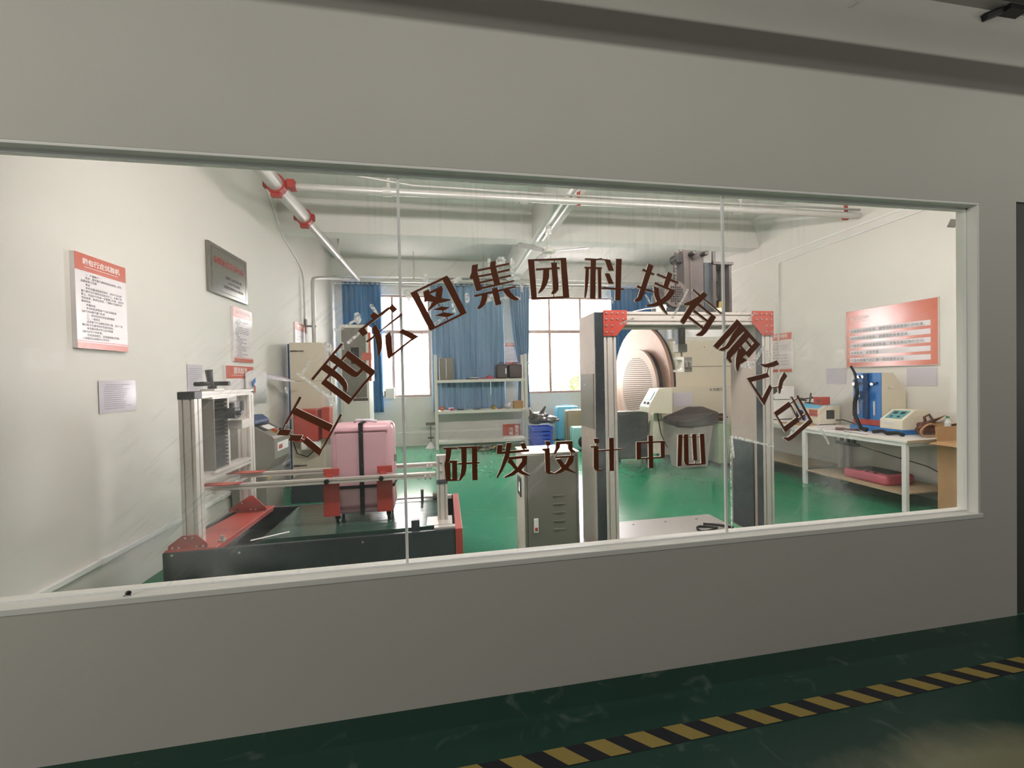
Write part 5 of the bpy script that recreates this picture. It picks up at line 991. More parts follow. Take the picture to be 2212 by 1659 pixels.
# ================================================================== GANTRY TESTER
ga = thing('gantry_tester', 'tall aluminium gantry tester with red corner plates and a black drive on top', 'machine', (2.1, 1.45, 0))
bp_ = MB().box(1.15, 2.78, 0.95, 1.90, 0.02, 0.095).build('base_plate', base_g, ga, bevel=0.02, seg=3)
bo = MB()
for x in (1.55, 1.85, 2.2, 2.55):
    for y in (1.38, 1.78): bo.cyl((x, y, 0.094), (x, y, 0.097), 0.012, n=8)
bo.build('base_holes', alu_dark, ga)
MB().box(1.25, 1.33, 1.215, 1.58, 0.095, 2.135).build('column_cabinet', lit_p, ga, bevel=0.004)
MB().box(1.243, 1.251, 1.24, 1.56, 1.15, 1.62).build('access_panel', grey_c, ga)
MB().box(1.25, 1.328, 1.200, 1.216, 0.095, 2.135).build('dark_strip', dark, ga)
MB().box(2.837, 2.93, 1.30, 1.60, 0.095, 2.135).build('column_cabinet', lit_p, ga, bevel=0.004)
MB().box(2.827, 2.837, 1.205, 1.27, 0.095, 2.03).build('dark_strip', dark, ga)
MB().box(2.829, 2.837, 1.27, 1.60, 0.095, 2.03).build('inner_panel', lit_p, ga)
MB().box(2.937, 3.0, 1.30, 1.42, 0.3, 1.95).build('outer_rail', alu, ga)
profile('z', 0.095, 2.14, 1.329, 1.437, 1.20, 1.30, 2, 1, g=0.012, d=0.012).build('post', alu, ga)
profile('z', 0.095, 2.14, 2.834, 2.94, 1.20, 1.30, 2, 1, g=0.012, d=0.012).build('post', alu, ga)
profile('x', 1.437, 2.834, 1.20, 1.30, 2.03, 2.14, 1, 2, g=0.012, d=0.012).build('crossbeam', alu, ga)
profile('x', 1.437, 2.834, 1.48, 1.56, 2.03, 2.11, 1, 1).build('rear_crossbeam', alu, ga)
MB().box(1.44, 2.40, 1.32, 1.46, 2.02, 2.045).build('under_plate', alu, ga)
for poly, xs, zs in (([(1.325, 2.15), (1.535, 2.15), (1.535, 2.045), (1.44, 1.935), (1.325, 1.935)], (1.35, 1.40, 1.45, 1.50), (2.125, 2.075, 2.02, 1.965)),
                     ([(2.945, 2.152), (2.73, 2.152), (2.73, 2.045), (2.83, 1.935), (2.945, 1.935)], (2.92, 2.87, 2.82, 2.77), (2.125, 2.075, 2.02, 1.965))):
    o = MB().prism(poly, 'y', 1.192, 1.2).build('corner_plate', red, ga, bevel=0.0015)
    b2 = MB()
    for j, z in enumerate(zs):
        for i, x in enumerate(xs[:4 if j < 2 else 2]): b2.cyl((x, 1.186, z), (x, 1.193, z), 0.008, n=8)
    b2.build('bolts', steel, o)
# drive on top
smooth_auto(MB().prism([(2.165, 2.14), (2.36, 2.14), (2.36, 2.66), (2.38, 2.69), (2.36, 2.715), (2.17, 2.72), (2.155, 2.70), (2.165, 2.60)], 'y', 1.34, 1.48).build('drive_housing', drive_g, ga, bevel=0.003))
MB().box(2.225, 2.232, 1.333, 1.341, 2.16, 2.70).build('housing_seam', alu_dark, ga)
for x in (2.225, 2.345): MB().cyl((x, 1.345, 2.685), (x, 1.275, 2.680), 0.022, n=12).build('drive_shaft', black, ga); MB().cyl((x, 1.276, 2.680), (x, 1.268, 2.680), 0.015, n=12).build('shaft_end', chrome, ga)
chain = MB()
pts = [(2.125, 1.40, 2.50-0.0+0.0)]
path = [(2.118, 2.47), (2.118, 2.68), (2.135, 2.715), (2.17, 2.735), (2.30, 2.73), (2.36, 2.725)]
L_ = []
for (xa, za), (xb, zb) in zip(path[:-1], path[1:]):
    n_ = max(1, int(math.hypot(xb-xa, zb-za)/0.016)); L_ += [(xa+(xb-xa)*k/n_, za+(zb-za)*k/n_, math.atan2(zb-za, xb-xa)) for k in range(n_)]
for k, (x, z, a) in enumerate(L_):
    w = 0.016 if k % 2 else 0.010
    chain.box(-0.010, 0.010, -w, w, -0.010, 0.010).rot(Matrix.Translation((x, 1.41, z)) @ Matrix.Rotation(-a, 4, 'Y'), len(chain.v)-8)
stuff(chain.build('roller_chain', alu_dark, ga))
MB().cyl((2.14, 1.36, 2.66), (2.14, 1.46, 2.66), 0.045, n=16).build('sprocket', black, ga)
MB().box(1.96, 2.18, 1.34, 1.56, 2.15, 2.36).build('motor_body', dark, ga, bevel=0.01)
smooth_auto(MB().cyl((2.07, 1.335, 2.32), (2.07, 1.50, 2.32), 0.125, n=28).build('motor_drum', drive_g, ga))
fc = MB().cyl((2.07, 1.325, 2.32), (2.07, 1.336, 2.32), 0.115, n=28).build('fan_cover', alu_dark, ga)
gh = MB()
for i in range(-4, 5):
    for j in range(-4, 5):
        if i*i+j*j < 17: gh.box(2.07+0.021*i-0.006, 2.07+0.021*i+0.006, 1.321, 1.326, 2.32+0.021*j-0.006, 2.32+0.021*j+0.006)
stuff(gh.build('vent_holes', black, fc))
MB().box(1.93, 1.96, 1.30, 1.42, 2.145, 2.22).build('white_block', whitepl, ga)
MB().box(2.38, 2.50, 1.36, 1.62, 2.15, 2.62).build('dark_guard', dark, ga)
MB().box(2.455, 2.485, 1.34, 1.36, 2.15, 2.72).build('frame_upright', drive_g, ga); MB().box(2.62, 2.645, 1.34, 1.56, 2.15, 2.62).build('frame_upright', drive_g, ga)
MB().box(2.455, 2.66, 1.33, 1.60, 2.60, 2.625).build('frame_top', drive_g, ga)
q = MB().box(2.575, 2.622, 1.40, 1.42, 2.17, 2.60).build('slotted_plate', drive_g, ga)
for z, h in ((2.40, 0.09), (2.35, 0.012), (2.31, 0.012)): MB().box(2.592, 2.607, 1.394, 1.401, z, z+h).build('slot', black, q)
MB().cyl((2.60, 1.39, 2.26), (2.60, 1.40, 2.26), 0.018, n=12).build('round_knob', yellow, ga)
MB().tube([(2.53, 1.42, 2.58), (2.535, 1.41, 2.46), (2.52, 1.43, 2.38), (2.535, 1.41, 2.28), (2.53, 1.42, 2.22)], [0.022, 0.02, 0.014, 0.026, 0.02], 8).build('cable_bundle', black, ga)
MB().box(2.55, 2.585, 1.385, 1.40, 2.21, 2.27).build('yellow_connector', yellow, ga)
MB().box(2.49, 2.60, 1.38, 1.44, 2.15, 2.21).build('terminal_block', cream, ga)
MB().prism([(2.66, 2.15), (2.735, 2.15), (2.66, 2.235)], 'y', 1.44, 1.46).build('gusset', drive_g, ga)
MB().box(1.95, 2.86, 1.30, 1.60, 2.14, 2.15).build('top_plate', drive_g, ga)
for x in (2.70, 2.80): MB().cyl((x, 1.35, 2.15), (x, 1.35, 2.17), 0.01, n=8).build('top_bolt', steel, ga)
MB().tube([(1.62, 1.25, 2.148), (1.75, 1.26, 2.175), (1.90, 1.28, 2.19), (1.98, 1.32, 2.20)], 0.005, 6).build('air_hose', sleeve, ga)
MB().cyl((2.155, 1.38, 1.87), (2.155, 1.38, 2.14), 0.032, n=16).build('ram_cylinder', grey_p, ga); MB().box(2.105, 2.122, 1.355, 1.40, 1.87, 2.05).build('ram_rail', chrome, ga)
MB().box(2.10, 2.19, 1.345, 1.42, 1.80, 1.875).build('ram_block', steel, ga, bevel=0.004)
MB().cyl((2.15, 1.38, 1.74), (2.15, 1.38, 1.80), 0.010, n=10).build('ram_rod', steel, ga)
MB().box(2.145, 2.225, 1.33, 1.42, 1.62, 1.755).build('gripper_block', grey_c, ga, bevel=0.004)
for x in (2.165, 2.205): MB().cyl((x, 1.322, 1.71), (x, 1.331, 1.71), 0.014, n=12).box(x-0.006, x+0.006, 1.315, 1.331, 1.66, 1.70).build('gripper_screw', steel, ga)
MB().prism([(2.08, 1.755), (2.145, 1.755), (2.145, 1.62), (2.08, 1.62), (2.08, 1.64), (2.12, 1.64), (2.13, 1.655), (2.13, 1.715), (2.12, 1.73), (2.08, 1.73)], 'y', 1.33, 1.40).build('gripper_jaw', shelf_m, ga, bevel=0.002)
MB().box(2.815, 2.829, 1.30, 1.58, 0.11, 0.95).build('plastic_wrap', dark, ga, bevel=0.006)
cb = thing('coiled_cable', 'black cable lying in a loop on the gantry base plate', 'cable', (2.55, 1.52, 0.095))
MB().tube([(2.37+0.20*(0.5-0.5*math.cos(a)), 1.50+0.05*math.sin(a), 0.107+0.01*math.sin(2*a)) for a in [0.52*k for k in range(25)]], 0.011, 6).build('cable', black, cb, smooth=True)
MB().tube([(2.5, 1.60, 0.112), (2.62, 1.52, 0.120), (2.72, 1.45, 0.112)], 0.014, 6).build('plug_lead', black, cb, smooth=True)

# ================================================================== BIG DISC TESTER
dk = thing('drum_tester', 'large beige test machine with a big slotted steel disc on its left side', 'machine', (4.6, 5.2, 0))
DX, DYc, DZc, DR = 4.15, 6.10, 1.40, 1.24
smooth_auto(MB().cyl((DX, DYc, DZc), (DX+0.07, DYc, DZc), DR, n=72).build('backing_disc', disc_m, dk), 0.5)
MB().cyl((DX+0.071, DYc, DZc), (DX+0.10, DYc, DZc), DR+0.012, n=72).build('disc_rim', dark, dk)
ID = (5.92, 1.32, 0.82)
smooth_auto(MB().cyl((DX-0.14, ID[0], ID[1]), (DX-0.09, ID[0], ID[1]), ID[2], n=64).build('grille_disc', disc_g, dk), 0.5)
MB().cyl((DX-0.09, ID[0], ID[1]), (DX-0.001, ID[0], ID[1]), ID[2]-0.02, n=48).build('grille_hub', dark, dk)
sl_ = MB()
for k in range(-15, 16):
    z = ID[1]+k*0.042; h = math.sqrt(max(0, 0.66**2-(k*0.042)**2))
    if h > 0.08: sl_.box(DX-0.1425, DX-0.1395, ID[0]-h, ID[0]+h, z-0.0075, z+0.0075)
stuff(sl_.build('grille_slots', slot_m, dk))
bo = MB()
for k in range(36):
    a = 2*math.pi*k/36; bo.cyl((DX-0.004, DYc+(DR-0.09)*math.cos(a), DZc+(DR-0.09)*math.sin(a)), (DX+0.002, DYc+(DR-0.09)*math.cos(a), DZc+(DR-0.09)*math.sin(a)), 0.014, n=8)
bo.build('disc_bolts', steel, dk)
MB().box(4.26, 5.72, 4.86, 6.6, 0.16, 2.22).build('upper_cabinet', beige, dk, bevel=0.01)
MB().box(4.27, 5.72, 4.853, 4.862, 1.735, 1.742).build('panel_seam', alu_dark, dk)
bo = MB()
for x in (4.40, 4.85, 5.3): bo.cyl((x, 4.852, 2.10), (x, 4.862, 2.10), 0.010, n=8)
bo.build('panel_screws', alu_dark, dk)
MB().box(4.40, 5.60, 4.90, 6.4, 2.22, 2.30).build('cover_box', shelf_m, dk, bevel=0.01)
MB().box(3.83, 5.45, 4.62, 4.855, 0.16, 1.365).build('front_cabinet', beige, dk, bevel=0.008)
MB().box(3.97, 3.974, 4.615, 4.622, 0.40, 1.36).build('front_seam', alu_dark, dk)
MB().box(4.05, 4.42, 4.612, 4.62, 1.02, 1.27).build('blank_note', sleeve, dk)
text('brand_mark', 'K 科建仪器', dk, ink, (4.78, 4.615, 1.285), (1, 0, 0), (0, 0, 1), 0.065, 'LEFT')
# control pod
MB().prism([(3.40, 1.045), (3.40, 0.96), (3.83, 0.93), (3.83, 1.365), (3.60, 1.365)], 'y', 4.30, 4.62).build('control_pod', cream, dk, bevel=0.008)
ps = Vector((0.20, 0, 0.32)).normalized(); pn = Vector((-ps.z, 0, ps.x))
def pod(u0, u1, ya, yb, h0, h1):
    p0 = Vector((3.40, 0, 1.045)); vs = [p0+ps*u+pn*h+Vector((0, y, 0)) for h in (h0, h1) for (u, y) in ((u0, ya), (u1, ya), (u1, yb), (u0, yb))]
    return MB().add(vs, [(3, 2, 1, 0), (4, 5, 6, 7), (0, 1, 5, 4), (1, 2, 6, 5), (2, 3, 7, 6), (3, 0, 4, 7)])
pod(0.01, 0.37, 4.31, 4.61, 0.0, 0.006).build('pod_face', whitepl, dk)
pod(0.14, 0.31, 4.36, 4.53, 0.006, 0.014).build('pod_display', teal, dk); pod(0.15, 0.30, 4.37, 4.52, 0.014, 0.016).build('pod_screen', whitepl, dk)
for y in (4.38, 4.50): pod(0.06, 0.10, y-0.02, y+0.02, 0.006, 0.03).build('pod_knob', dark, dk)
MB().prism([(3.60, 0.20), (3.83, 0.20), (3.83, 0.94), (3.66, 0.94)], 'y', 4.60, 4.70).build('pod_support', cream, dk, bevel=0.004)
MB().tube([(3.72, 4.595, 0.93), (3.78, 4.58, 0.55), (3.90, 4.58, 0.30)], 0.008, 6).build('pod_cable', black, dk)
for x in (3.95, 5.35):
    for y in (4.72, 6.4): MB().cyl((x if y < 5 else x+0.4, y, 0), (x if y < 5 else x+0.4, y, 0.165), 0.04, 0.025, n=12).build('foot', alu_dark, dk)
for y in (5.3, 6.9): MB().box(DX-0.02, DX+0.25, y-0.06, y+0.06, 0.0, 0.55).build('disc_stand', dark, dk)

bs = suitcase('black_suitcase', 'black ribbed suitcase with a pale rim under the big disc', 3.08, 3.70, 4.84, 5.10, 0.001, 0.93, dark, shelf_m, ribs='h', nr=8, rad=0.05)
MB().box(3.09, 3.69, 4.90, 5.04, 0.928, 0.942).build('pale_rim', shelf_m, bs, bevel=0.005)
bn = thing('waste_bin', 'big grey plastic bin with a dark tilted lid in front of the beige machine', 'bin', (4.1, 4.3, 0))
q = MB(); B0 = (3.90, 4.42, 4.20, 4.48); B1 = (3.82, 4.50, 4.14, 4.54)
vs = [(B0[0], B0[2], 0), (B0[1], B0[2], 0), (B0[1], B0[3], 0), (B0[0], B0[3], 0), (B1[0], B1[2], 0.74), (B1[1], B1[2], 0.74), (B1[1], B1[3], 0.74), (B1[0], B1[3], 0.74)]
q.add(vs, [(3, 2, 1, 0), (0, 1, 5, 4), (1, 2, 6, 5), (2, 3, 7, 6), (3, 0, 4, 7), (4, 5, 6, 7)]).build('bin_body', binplastic, bn, bevel=0.03, seg=3)
lv = [(3.76, 4.10, 0.74), (4.06, 4.08, 0.72), (4.56, 4.10, 0.75), (4.56, 4.54, 0.77), (3.80, 4.54, 0.76), (3.76, 4.10, 0.82), (4.06, 4.08, 0.80), (4.56, 4.10, 0.95), (4.54, 4.50, 1.02), (4.26, 4.52, 1.03), (3.80, 4.52, 0.86)]
MB().add(lv, [(4, 3, 2, 1, 0), (0, 1, 6, 5), (1, 2, 7, 6), (2, 3, 8, 7), (3, 4, 10, 9, 8), (4, 0, 5, 10), (5, 6, 7), (5, 7, 8, 9, 10)]).build('bin_lid', binlid, bn, bevel=0.012)
gs = thing('green_suitcase', 'sage green suitcase standing edge-on right of the grey bin', 'suitcase', (4.72, 4.3, 0))
for a, b in ((4.60, 4.705), (4.735, 4.84)): smooth_auto(MB().box(a, b, 4.15, 4.52, 0.05, 0.74).build('shell_half', green_s, gs, bevel=0.03, seg=3), 3)
MB().box(4.70, 4.74, 4.17, 4.50, 0.06, 0.73).build('zip_seam', black, gs)
for x in (4.63, 4.81):
    for y in (4.2, 4.46): MB().cyl((x-0.012, y, 0.026), (x+0.012, y, 0.026), 0.026, n=12).build('wheel', black, gs)
bb = thing('brown_bag', 'brown leather bag lying on top of the sage green suitcase', 'bag', (4.75, 4.35, 0.742))
lump((4.74, 4.36, 0.825), (0.14, 0.13, 0.06), 9, 'bag_body', brownbag, bb); MB().tube([(4.62, 4.3, 0.82), (4.68, 4.26, 0.90), (4.82, 4.26, 0.90), (4.86, 4.3, 0.82)], 0.011, 6).build('bag_strap', brownbag, bb, smooth=True)

# ================================================================== RIGHT WALL
sb = board('slogan_board', 'wide glossy orange slogan board with white text strips on the right wall', 'R', 1.92, 3.03, 1.652, 2.46, 0.02, 1.0, '', (), foot=0, hm=gloss_orange)
SL = ['质量是企业的生命，顾客的标准就是我们的标准。', '和传统的昨天告别，向规范的未来迈进。', '只有步入国际标准的轨道，才有无限延伸的空间。', '奋勇前进，永生不息', '打造中国箱包出口第一综合服务企业']
for i, s_ in enumerate(SL):
    z = 2.165-0.105*i
    MB().box(RW-0.0222, RW-0.0212, 1.995, 2.985, z-0.03, z+0.037).build('text_strip', white_print, sb)
    text('slogan', s_, sb, ink_dark, (RW-0.0226, 2.975, z-0.018), (0, -1, 0), (0, 0, 1), 0.0445, 'LEFT', bold=0.004, sx=0.97)
text('logo', 'HOT 宏图集团', sb, ink_white, (RW-0.0222, 2.985, 2.335), (0, -1, 0), (0, 0, 1), 0.042, bold=0.02)
text('logo_line', 'Group Co., Ltd.', sb, ink_white, (RW-0.0222, 2.93, 2.29), (0, -1, 0), (0, 0, 1), 0.03)
MB().box(RW-0.024, RW-0.001, 1.914, 1.92, 1.646, 2.466).box(RW-0.024, RW-0.001, 3.03, 3.036, 1.646, 2.466).box(RW-0.024, RW-0.001, 1.92, 3.03, 2.46, 2.466).box(RW-0.024, RW-0.001, 1.92, 3.03, 1.646, 1.652).build('edge_trim', alu, sb)
board('info_board', 'orange headed board on the right wall behind the gantry post', 'R', 3.98, 4.45, 1.60, 2.28, 0.02, 0.17, '箱包试验机', BL[:9], tsize=0.06, lsize=0.018)
cd = tag(MB().tube([(RW-0.02, 0.15, 3.57), (RW-0.02, 2.0, 3.565), (RW-0.02, 4.20, 3.545), (RW-0.02, 4.25, 3.50), (RW-0.02, 4.25, 1.2)], 0.013, 8).build('wall_conduit', whitepl, smooth=True), 'thin conduit along the top of the right wall bending down by the gantry', 'conduit')
tag(MB().box(RW-0.018, RW, 0.15, 7.9, 3.66, 3.685).build('wall_trunking', whitepl), 'straight thin trunking strip high on the right wall above the bent conduit', 'trunking')
tag(MB().box(RW-0.008, RW-0.001, 1.745, 1.825, 3.245, 3.335).rot(Matrix.Translation((0, 1.785, 3.29)) @ Matrix.Rotation(0.45, 4, 'X') @ Matrix.Translation((0, -1.785, -3.29))).build('wall_sticker', grey_c), 'small tilted grey sticker high on the right wall by the window corner', 'sticker')

def bench(name, label, x0, x1, y0, y1, z, shelf=True, edge=tabletop_m):
    t = thing(name, label, 'table', ((x0+x1)/2, (y0+y1)/2, 0))
    MB().box(x0-0.015, x1+0.01, y0-0.02, y1+0.02, z-0.03, z).build('tabletop', tabletop_m, t, bevel=0.003)
    MB().box(x0-0.012, x1+0.01, y0-0.024, y0-0.020, z-0.03, z-0.001).build('end_banding', edge, t)
    for x in (x0, x1-0.045):
        for y in (y0, y1-0.045): MB().box(x, x+0.045, y, y+0.045, 0, z-0.03).build('leg', table_leg, t, bevel=0.002)
    MB().box(x0, x0+0.03, y0+0.045, y1-0.045, z-0.075, z-0.03).box(x1-0.03, x1, y0+0.045, y1-0.045, z-0.075, z-0.03).build('side_rail', table_leg, t)
    MB().box(x0+0.045, x1-0.045, y0, y0+0.03, z-0.075, z-0.03).box(x0+0.045, x1-0.045, y1-0.03, y1, z-0.075, z-0.03).build('end_rail', table_leg, t)
    if shelf: MB().box(x0+0.01, x1-0.01, y0+0.046, y1-0.046, 0.185, 0.20).build('lower_shelf', wood, t)
    return t
bench('work_table', 'white steel work table with a pale board shelf at the right wall', 5.05, 5.83, 1.67, 2.98, 0.81, edge=wood)
bench('work_table', 'second white work table behind the first, carrying the sky blue tester', 5.17, 5.83, 3.06, 4.45, 0.80, edge=card)
TZ = 0.811
# pull tester (blue face)
bt_ = thing('zip_tester', 'tall blue faced zip tester with beige side and control box on the table', 'machine', (5.6, 2.3, TZ))
MB().box(5.44, 5.452, 2.225, 2.575, 0.87, 1.565).build('blue_face', blue, bt_, bevel=0.003)
MB().prism([(5.452, 0.87), (5.82, 0.87), (5.82, 1.33), (5.62, 1.565), (5.452, 1.565)], 'y', 2.225, 2.575).build('beige_body', beige, bt_, bevel=0.005)
MB().box(5.40, 5.84, 1.96, 2.59, TZ, 0.87).build('blue_base', blue, bt_, bevel=0.004)
MB().box(5.432, 5.44, 2.23, 2.57, 0.89, 0.96).build('red_guard', red, bt_)
MB().prism([(5.41, 0.87), (5.78, 0.87), (5.78, 1.10), (5.60, 1.10), (5.41, 0.985)], 'y', 1.965, 2.215).build('control_box', cream, bt_, bevel=0.006)
p0 = Vector((5.41, 0, 0.985)); us = Vector((0.19, 0, 0.115)).normalized(); un = Vector((-us.z, 0, us.x))
def cbx(u0, u1, ya, yb, h0, h1):
    vs = [p0+us*u+un*h+Vector((0, y, 0)) for h in (h0, h1) for (u, y) in ((u0, ya), (u1, ya), (u1, yb), (u0, yb))]
    return MB().add(vs, [(3, 2, 1, 0), (4, 5, 6, 7), (0, 1, 5, 4), (1, 2, 6, 5), (2, 3, 7, 6), (3, 0, 4, 7)])
cbx(0.03, 0.20, 2.00, 2.18, 0, 0.004).build('teal_keypad', teal, bt_)
for u, y in ((0.07, 2.05), (0.07, 2.13)): cbx(u-0.012, u+0.012, y-0.012, y+0.012, 0.004, 0.010).build('key', dark, bt_)
for u, y in ((0.15, 2.05), (0.15, 2.13)): cbx(u-0.022, u+0.022, y-0.022, y+0.022, 0.004, 0.008).build('display', dark, bt_)
MB().box(5.404, 5.412, 2.06, 2.17, 0.935, 0.96).build('name_plate', paper, bt_)
MB().box(5.55, 5.62, 2.219, 2.226, 1.36, 1.39).build('small_label', alu, bt_)
MB().cyl((5.44, 2.535, 1.42), (5.40, 2.535, 1.42), 0.02, n=14).build('roller', chrome, bt_); MB().cyl((5.44, 2.31, 1.42), (5.40, 2.31, 1.42), 0.02, n=14).build('roller', chrome, bt_)
MB().box(5.41, 5.44, 2.26, 2.56, 1.425, 1.445).build('guide_bar', navy, bt_); MB().box(5.40, 5.44, 2.36, 2.42, 0.98, 1.56).build('slide_column', navy, bt_, bevel=0.004)
MB().box(5.38, 5.41, 2.34, 2.44, 1.22, 1.33).build('slide_block', navy, bt_, bevel=0.004)
for y in (2.30, 2.50): MB().box(5.425, 5.44, y-0.006, y+0.006, 1.02, 1.20).build('slot_strip', alu, bt_)
for z in (1.50, 1.25): MB().box(5.385, 5.40, 2.40, 2.48, z, z+0.03).build('clip', chrome, bt_)
MB().box(5.42, 5.44, 2.555, 2.58, 1.48, 1.54).build('white_tab', whitepl, bt_)
zt = thing('zip_tape', 'long black zip tape clamped on the blue tester and trailing on the table', 'tape', (5.38, 2.42, TZ))
MB().tube([(5.34, 2.52, 1.66), (5.36, 2.48, 1.56), (5.345, 2.455, 1.48), (5.34, 2.45, 1.40), (5.34, 2.44, 1.30), (5.34, 2.47, 1.18), (5.34, 2.475, 1.02), (5.34, 2.43, 0.92), (5.30, 2.36, 0.85), (5.28, 2.28, 0.845)], [0.014]*3+[0.022]*6+[0.03], 8).build('tape', black_m, zt, smooth=True)
# cream tester with sky blue top
wt = thing('table_tester', 'cream bench tester with sky blue sloped top and black vent on the second table', 'machine', (5.6, 3.25, 0.80))
MB().prism([(5.44, 0.815), (5.80, 0.815), (5.80, 1.09), (5.53, 1.09), (5.44, 1.045)], 'y', 3.08, 3.50).build('body', cream, wt, bevel=0.006)
MB().prism([(5.439, 1.050), (5.53, 1.096), (5.80, 1.096), (5.80, 1.091), (5.531, 1.091), (5.44, 1.046)], 'y', 3.09, 3.49).build('blue_top', skyblue, wt)
MB().box(5.432, 5.44, 3.30, 3.46, 0.85, 1.01).build('blue_frame', bluebin, wt); MB().box(5.428, 5.433, 3.32, 3.44, 0.87, 0.99).build('screen', screen_m, wt)
q = MB().box(5.434, 5.44, 3.10, 3.24, 0.93, 1.03).build('orange_label', orange, wt)
text('label_print', '拉链拉头', wt, ink_dark, (5.432, 3.225, 0.99), (0, -1, 0), (0, 0, 1), 0.026); text('label_print', '疲劳测试', wt, ink_dark, (5.432, 3.225, 0.95), (0, -1, 0), (0, 0, 1), 0.026)
MB().box(5.57, 5.70, 3.072, 3.08, 0.89, 1.02).build('black_vent', black, wt)
for x in (5.48, 5.76):
    for y in (3.12, 3.46): MB().cyl((x, y, 0.80), (x, y, 0.815), 0.015, n=8).build('foot', black, wt)
mch = MB()
for a, b in (((5.50, 3.46, 1.09), (5.50, 3.43, 1.17)), ((5.50, 3.43, 1.17), (5.56, 3.32, 1.19)), ((5.55, 3.34, 1.10), (5.56, 3.32, 1.27)), ((5.52, 3.48, 1.16), (5.54, 3.38, 1.15)), ((5.53, 3.40, 1.12), (5.60, 3.30, 1.11))): mch.cyl(a, b, 0.011, n=8)
mch.ball((5.50, 3.43, 1.17), 0.025).ball((5.56, 3.32, 1.20), 0.025).build('clamp_linkage', alu_dark, wt)
MB().tube([(5.72, 3.07, 0.87), (5.76, 3.0, 0.88), (5.80, 2.92, 0.85), (5.81, 2.86, 0.828)], 0.008, 6).build('power_cord', black, wt, smooth=True)
rb = thing('red_box', 'small bright red box on top of the cream tester', 'box', (5.65, 3.16, 1.097))
MB().box(5.52, 5.66, 3.10, 3.24, 1.098, 1.215).build('body', red, rb, bevel=0.003)
text('mark', 'W', rb, ink_dark, (5.5195, 3.20, 1.135), (0, -1, 0), (0, 0, 1), 0.06, bold=0.02)
MB().box(5.515, 5.53, 3.24, 3.26, 1.19, 1.21).build('latch', black, rb)
wt2 = thing('table_tester', 'white bench tester with a tilted dark screen at the far end of the second table', 'machine', (5.55, 4.2, 0.80))
MB().box(5.42, 5.80, 3.86, 4.30, 0.815, 1.14).build('body', whitepl, wt2, bevel=0.01)
MB().prism([(5.40, 1.15), (5.78, 1.15), (5.78, 1.36), (5.66, 1.36), (5.40, 1.20)], 'y', 3.84, 4.28).build('screen_head', whitepl, wt2, bevel=0.008)
p0 = Vector((5.40, 0, 1.20)); us = Vector((0.26, 0, 0.16)).normalized(); un = Vector((-us.z, 0, us.x))
cbx(0.05, 0.26, 3.90, 4.22, 0, 0.004).build('screen', screen_m, wt2)
MB().box(5.412, 5.42, 4.10, 4.28, 1.0, 1.12).build('red_panel', red, wt2); MB().box(5.412, 5.42, 3.90, 4.06, 1.0, 1.12).build('grey_panel', paper, wt2); MB().box(5.412, 5.42, 4.08, 4.28, 0.86, 0.95).build('blue_mark', bluebin, wt2)
for y in (3.9, 4.26): MB().box(5.44, 5.78, y-0.02, y+0.02, 0.80, 0.815).build('foot', black, wt2)
tr_ = thing('wood_tray', 'thin brown wooden tray under the end of the cream tester', 'tray', (5.25, 3.2, 0.80))
MB().box(5.18, 5.42, 3.06, 3.50, 0.8005, 0.812).build('tray_board', card, tr_); MB().box(5.18, 5.19, 3.06, 3.50, 0.812, 0.825).build('tray_lip', card, tr_)
# things on the first table
def strip(nm, label, cat, pts, r, m, z0=TZ): 
    t = thing(nm, label, cat, (pts[0][0], pts[0][1], z0)); MB().tube(pts, r, 8).build('strip', m, t, smooth=True); return t
strip('zip_sample', 'dark brown zip sample bunched on the table before the blue tester', 'strap', [(5.14, 2.56, 0.83), (5.18, 2.48, 0.836), (5.13, 2.40, 0.83), (5.19, 2.32, 0.84), (5.14, 2.26, 0.83)], 0.018, brownbag)
strip('black_strap', 'black strap coiled on the table in front of the control box', 'strap', [(5.28, 2.20, 0.83), (5.30, 2.10, 0.85), (5.26, 2.02, 0.832), (5.33, 1.95, 0.845), (5.30, 1.88, 0.83)], 0.022, black_m)
strip('leather_strap', 'flat grey strap end near the front edge of the table', 'strap', [(5.07, 2.38, 0.826), (5.09, 2.24, 0.826), (5.08, 2.10, 0.826)], 0.014, sleeve)
strip('steel_strip', 'thin grey strip lying at the left of the table', 'strap', [(5.12, 2.80, 0.818), (5.16, 2.62, 0.82), (5.18, 2.5, 0.818)], 0.010, sleeve)
hb = thing('leather_handbag', 'brown leather handbag with a looped handle slumped on the right of the table', 'bag', (5.55, 1.86, TZ))
lump((5.55, 1.825, 0.905), (0.11, 0.075, 0.075), 4, 'bag_body', brownbag, hb)
MB().tube([(5.60, 1.86, 0.95), (5.61, 1.88, 1.03), (5.65, 1.86, 1.06), (5.67, 1.84, 1.0), (5.62, 1.83, 0.95)], 0.014, 8).build('bag_handle', brownbag, hb, smooth=True)
MB().tube([(5.48+0.13*math.cos(a), 1.735+0.012*math.sin(2*a), 0.895+0.072*math.sin(a)) for a in [math.pi*2*k/18 for k in range(19)]], 0.010, 6).build('bag_strap', card, hb, smooth=True)
wb = thing('water_bottle', 'clear plastic water bottle with a white and green label on the table', 'bottle', (5.66, 1.76, TZ))
bc_ = (5.66, 1.69)
smooth_auto(MB().cyl((*bc_, TZ), (*bc_, TZ+0.17), 0.030, n=18).cyl((*bc_, TZ+0.17), (*bc_, TZ+0.21), 0.030, 0.013, n=18).cyl((*bc_, TZ+0.21), (*bc_, TZ+0.225), 0.013, n=14).build('bottle_body', bottle_m, wb))
MB().cyl((*bc_, TZ+0.225), (*bc_, TZ+0.245), 0.015, n=14).build('cap', greenlab, wb)
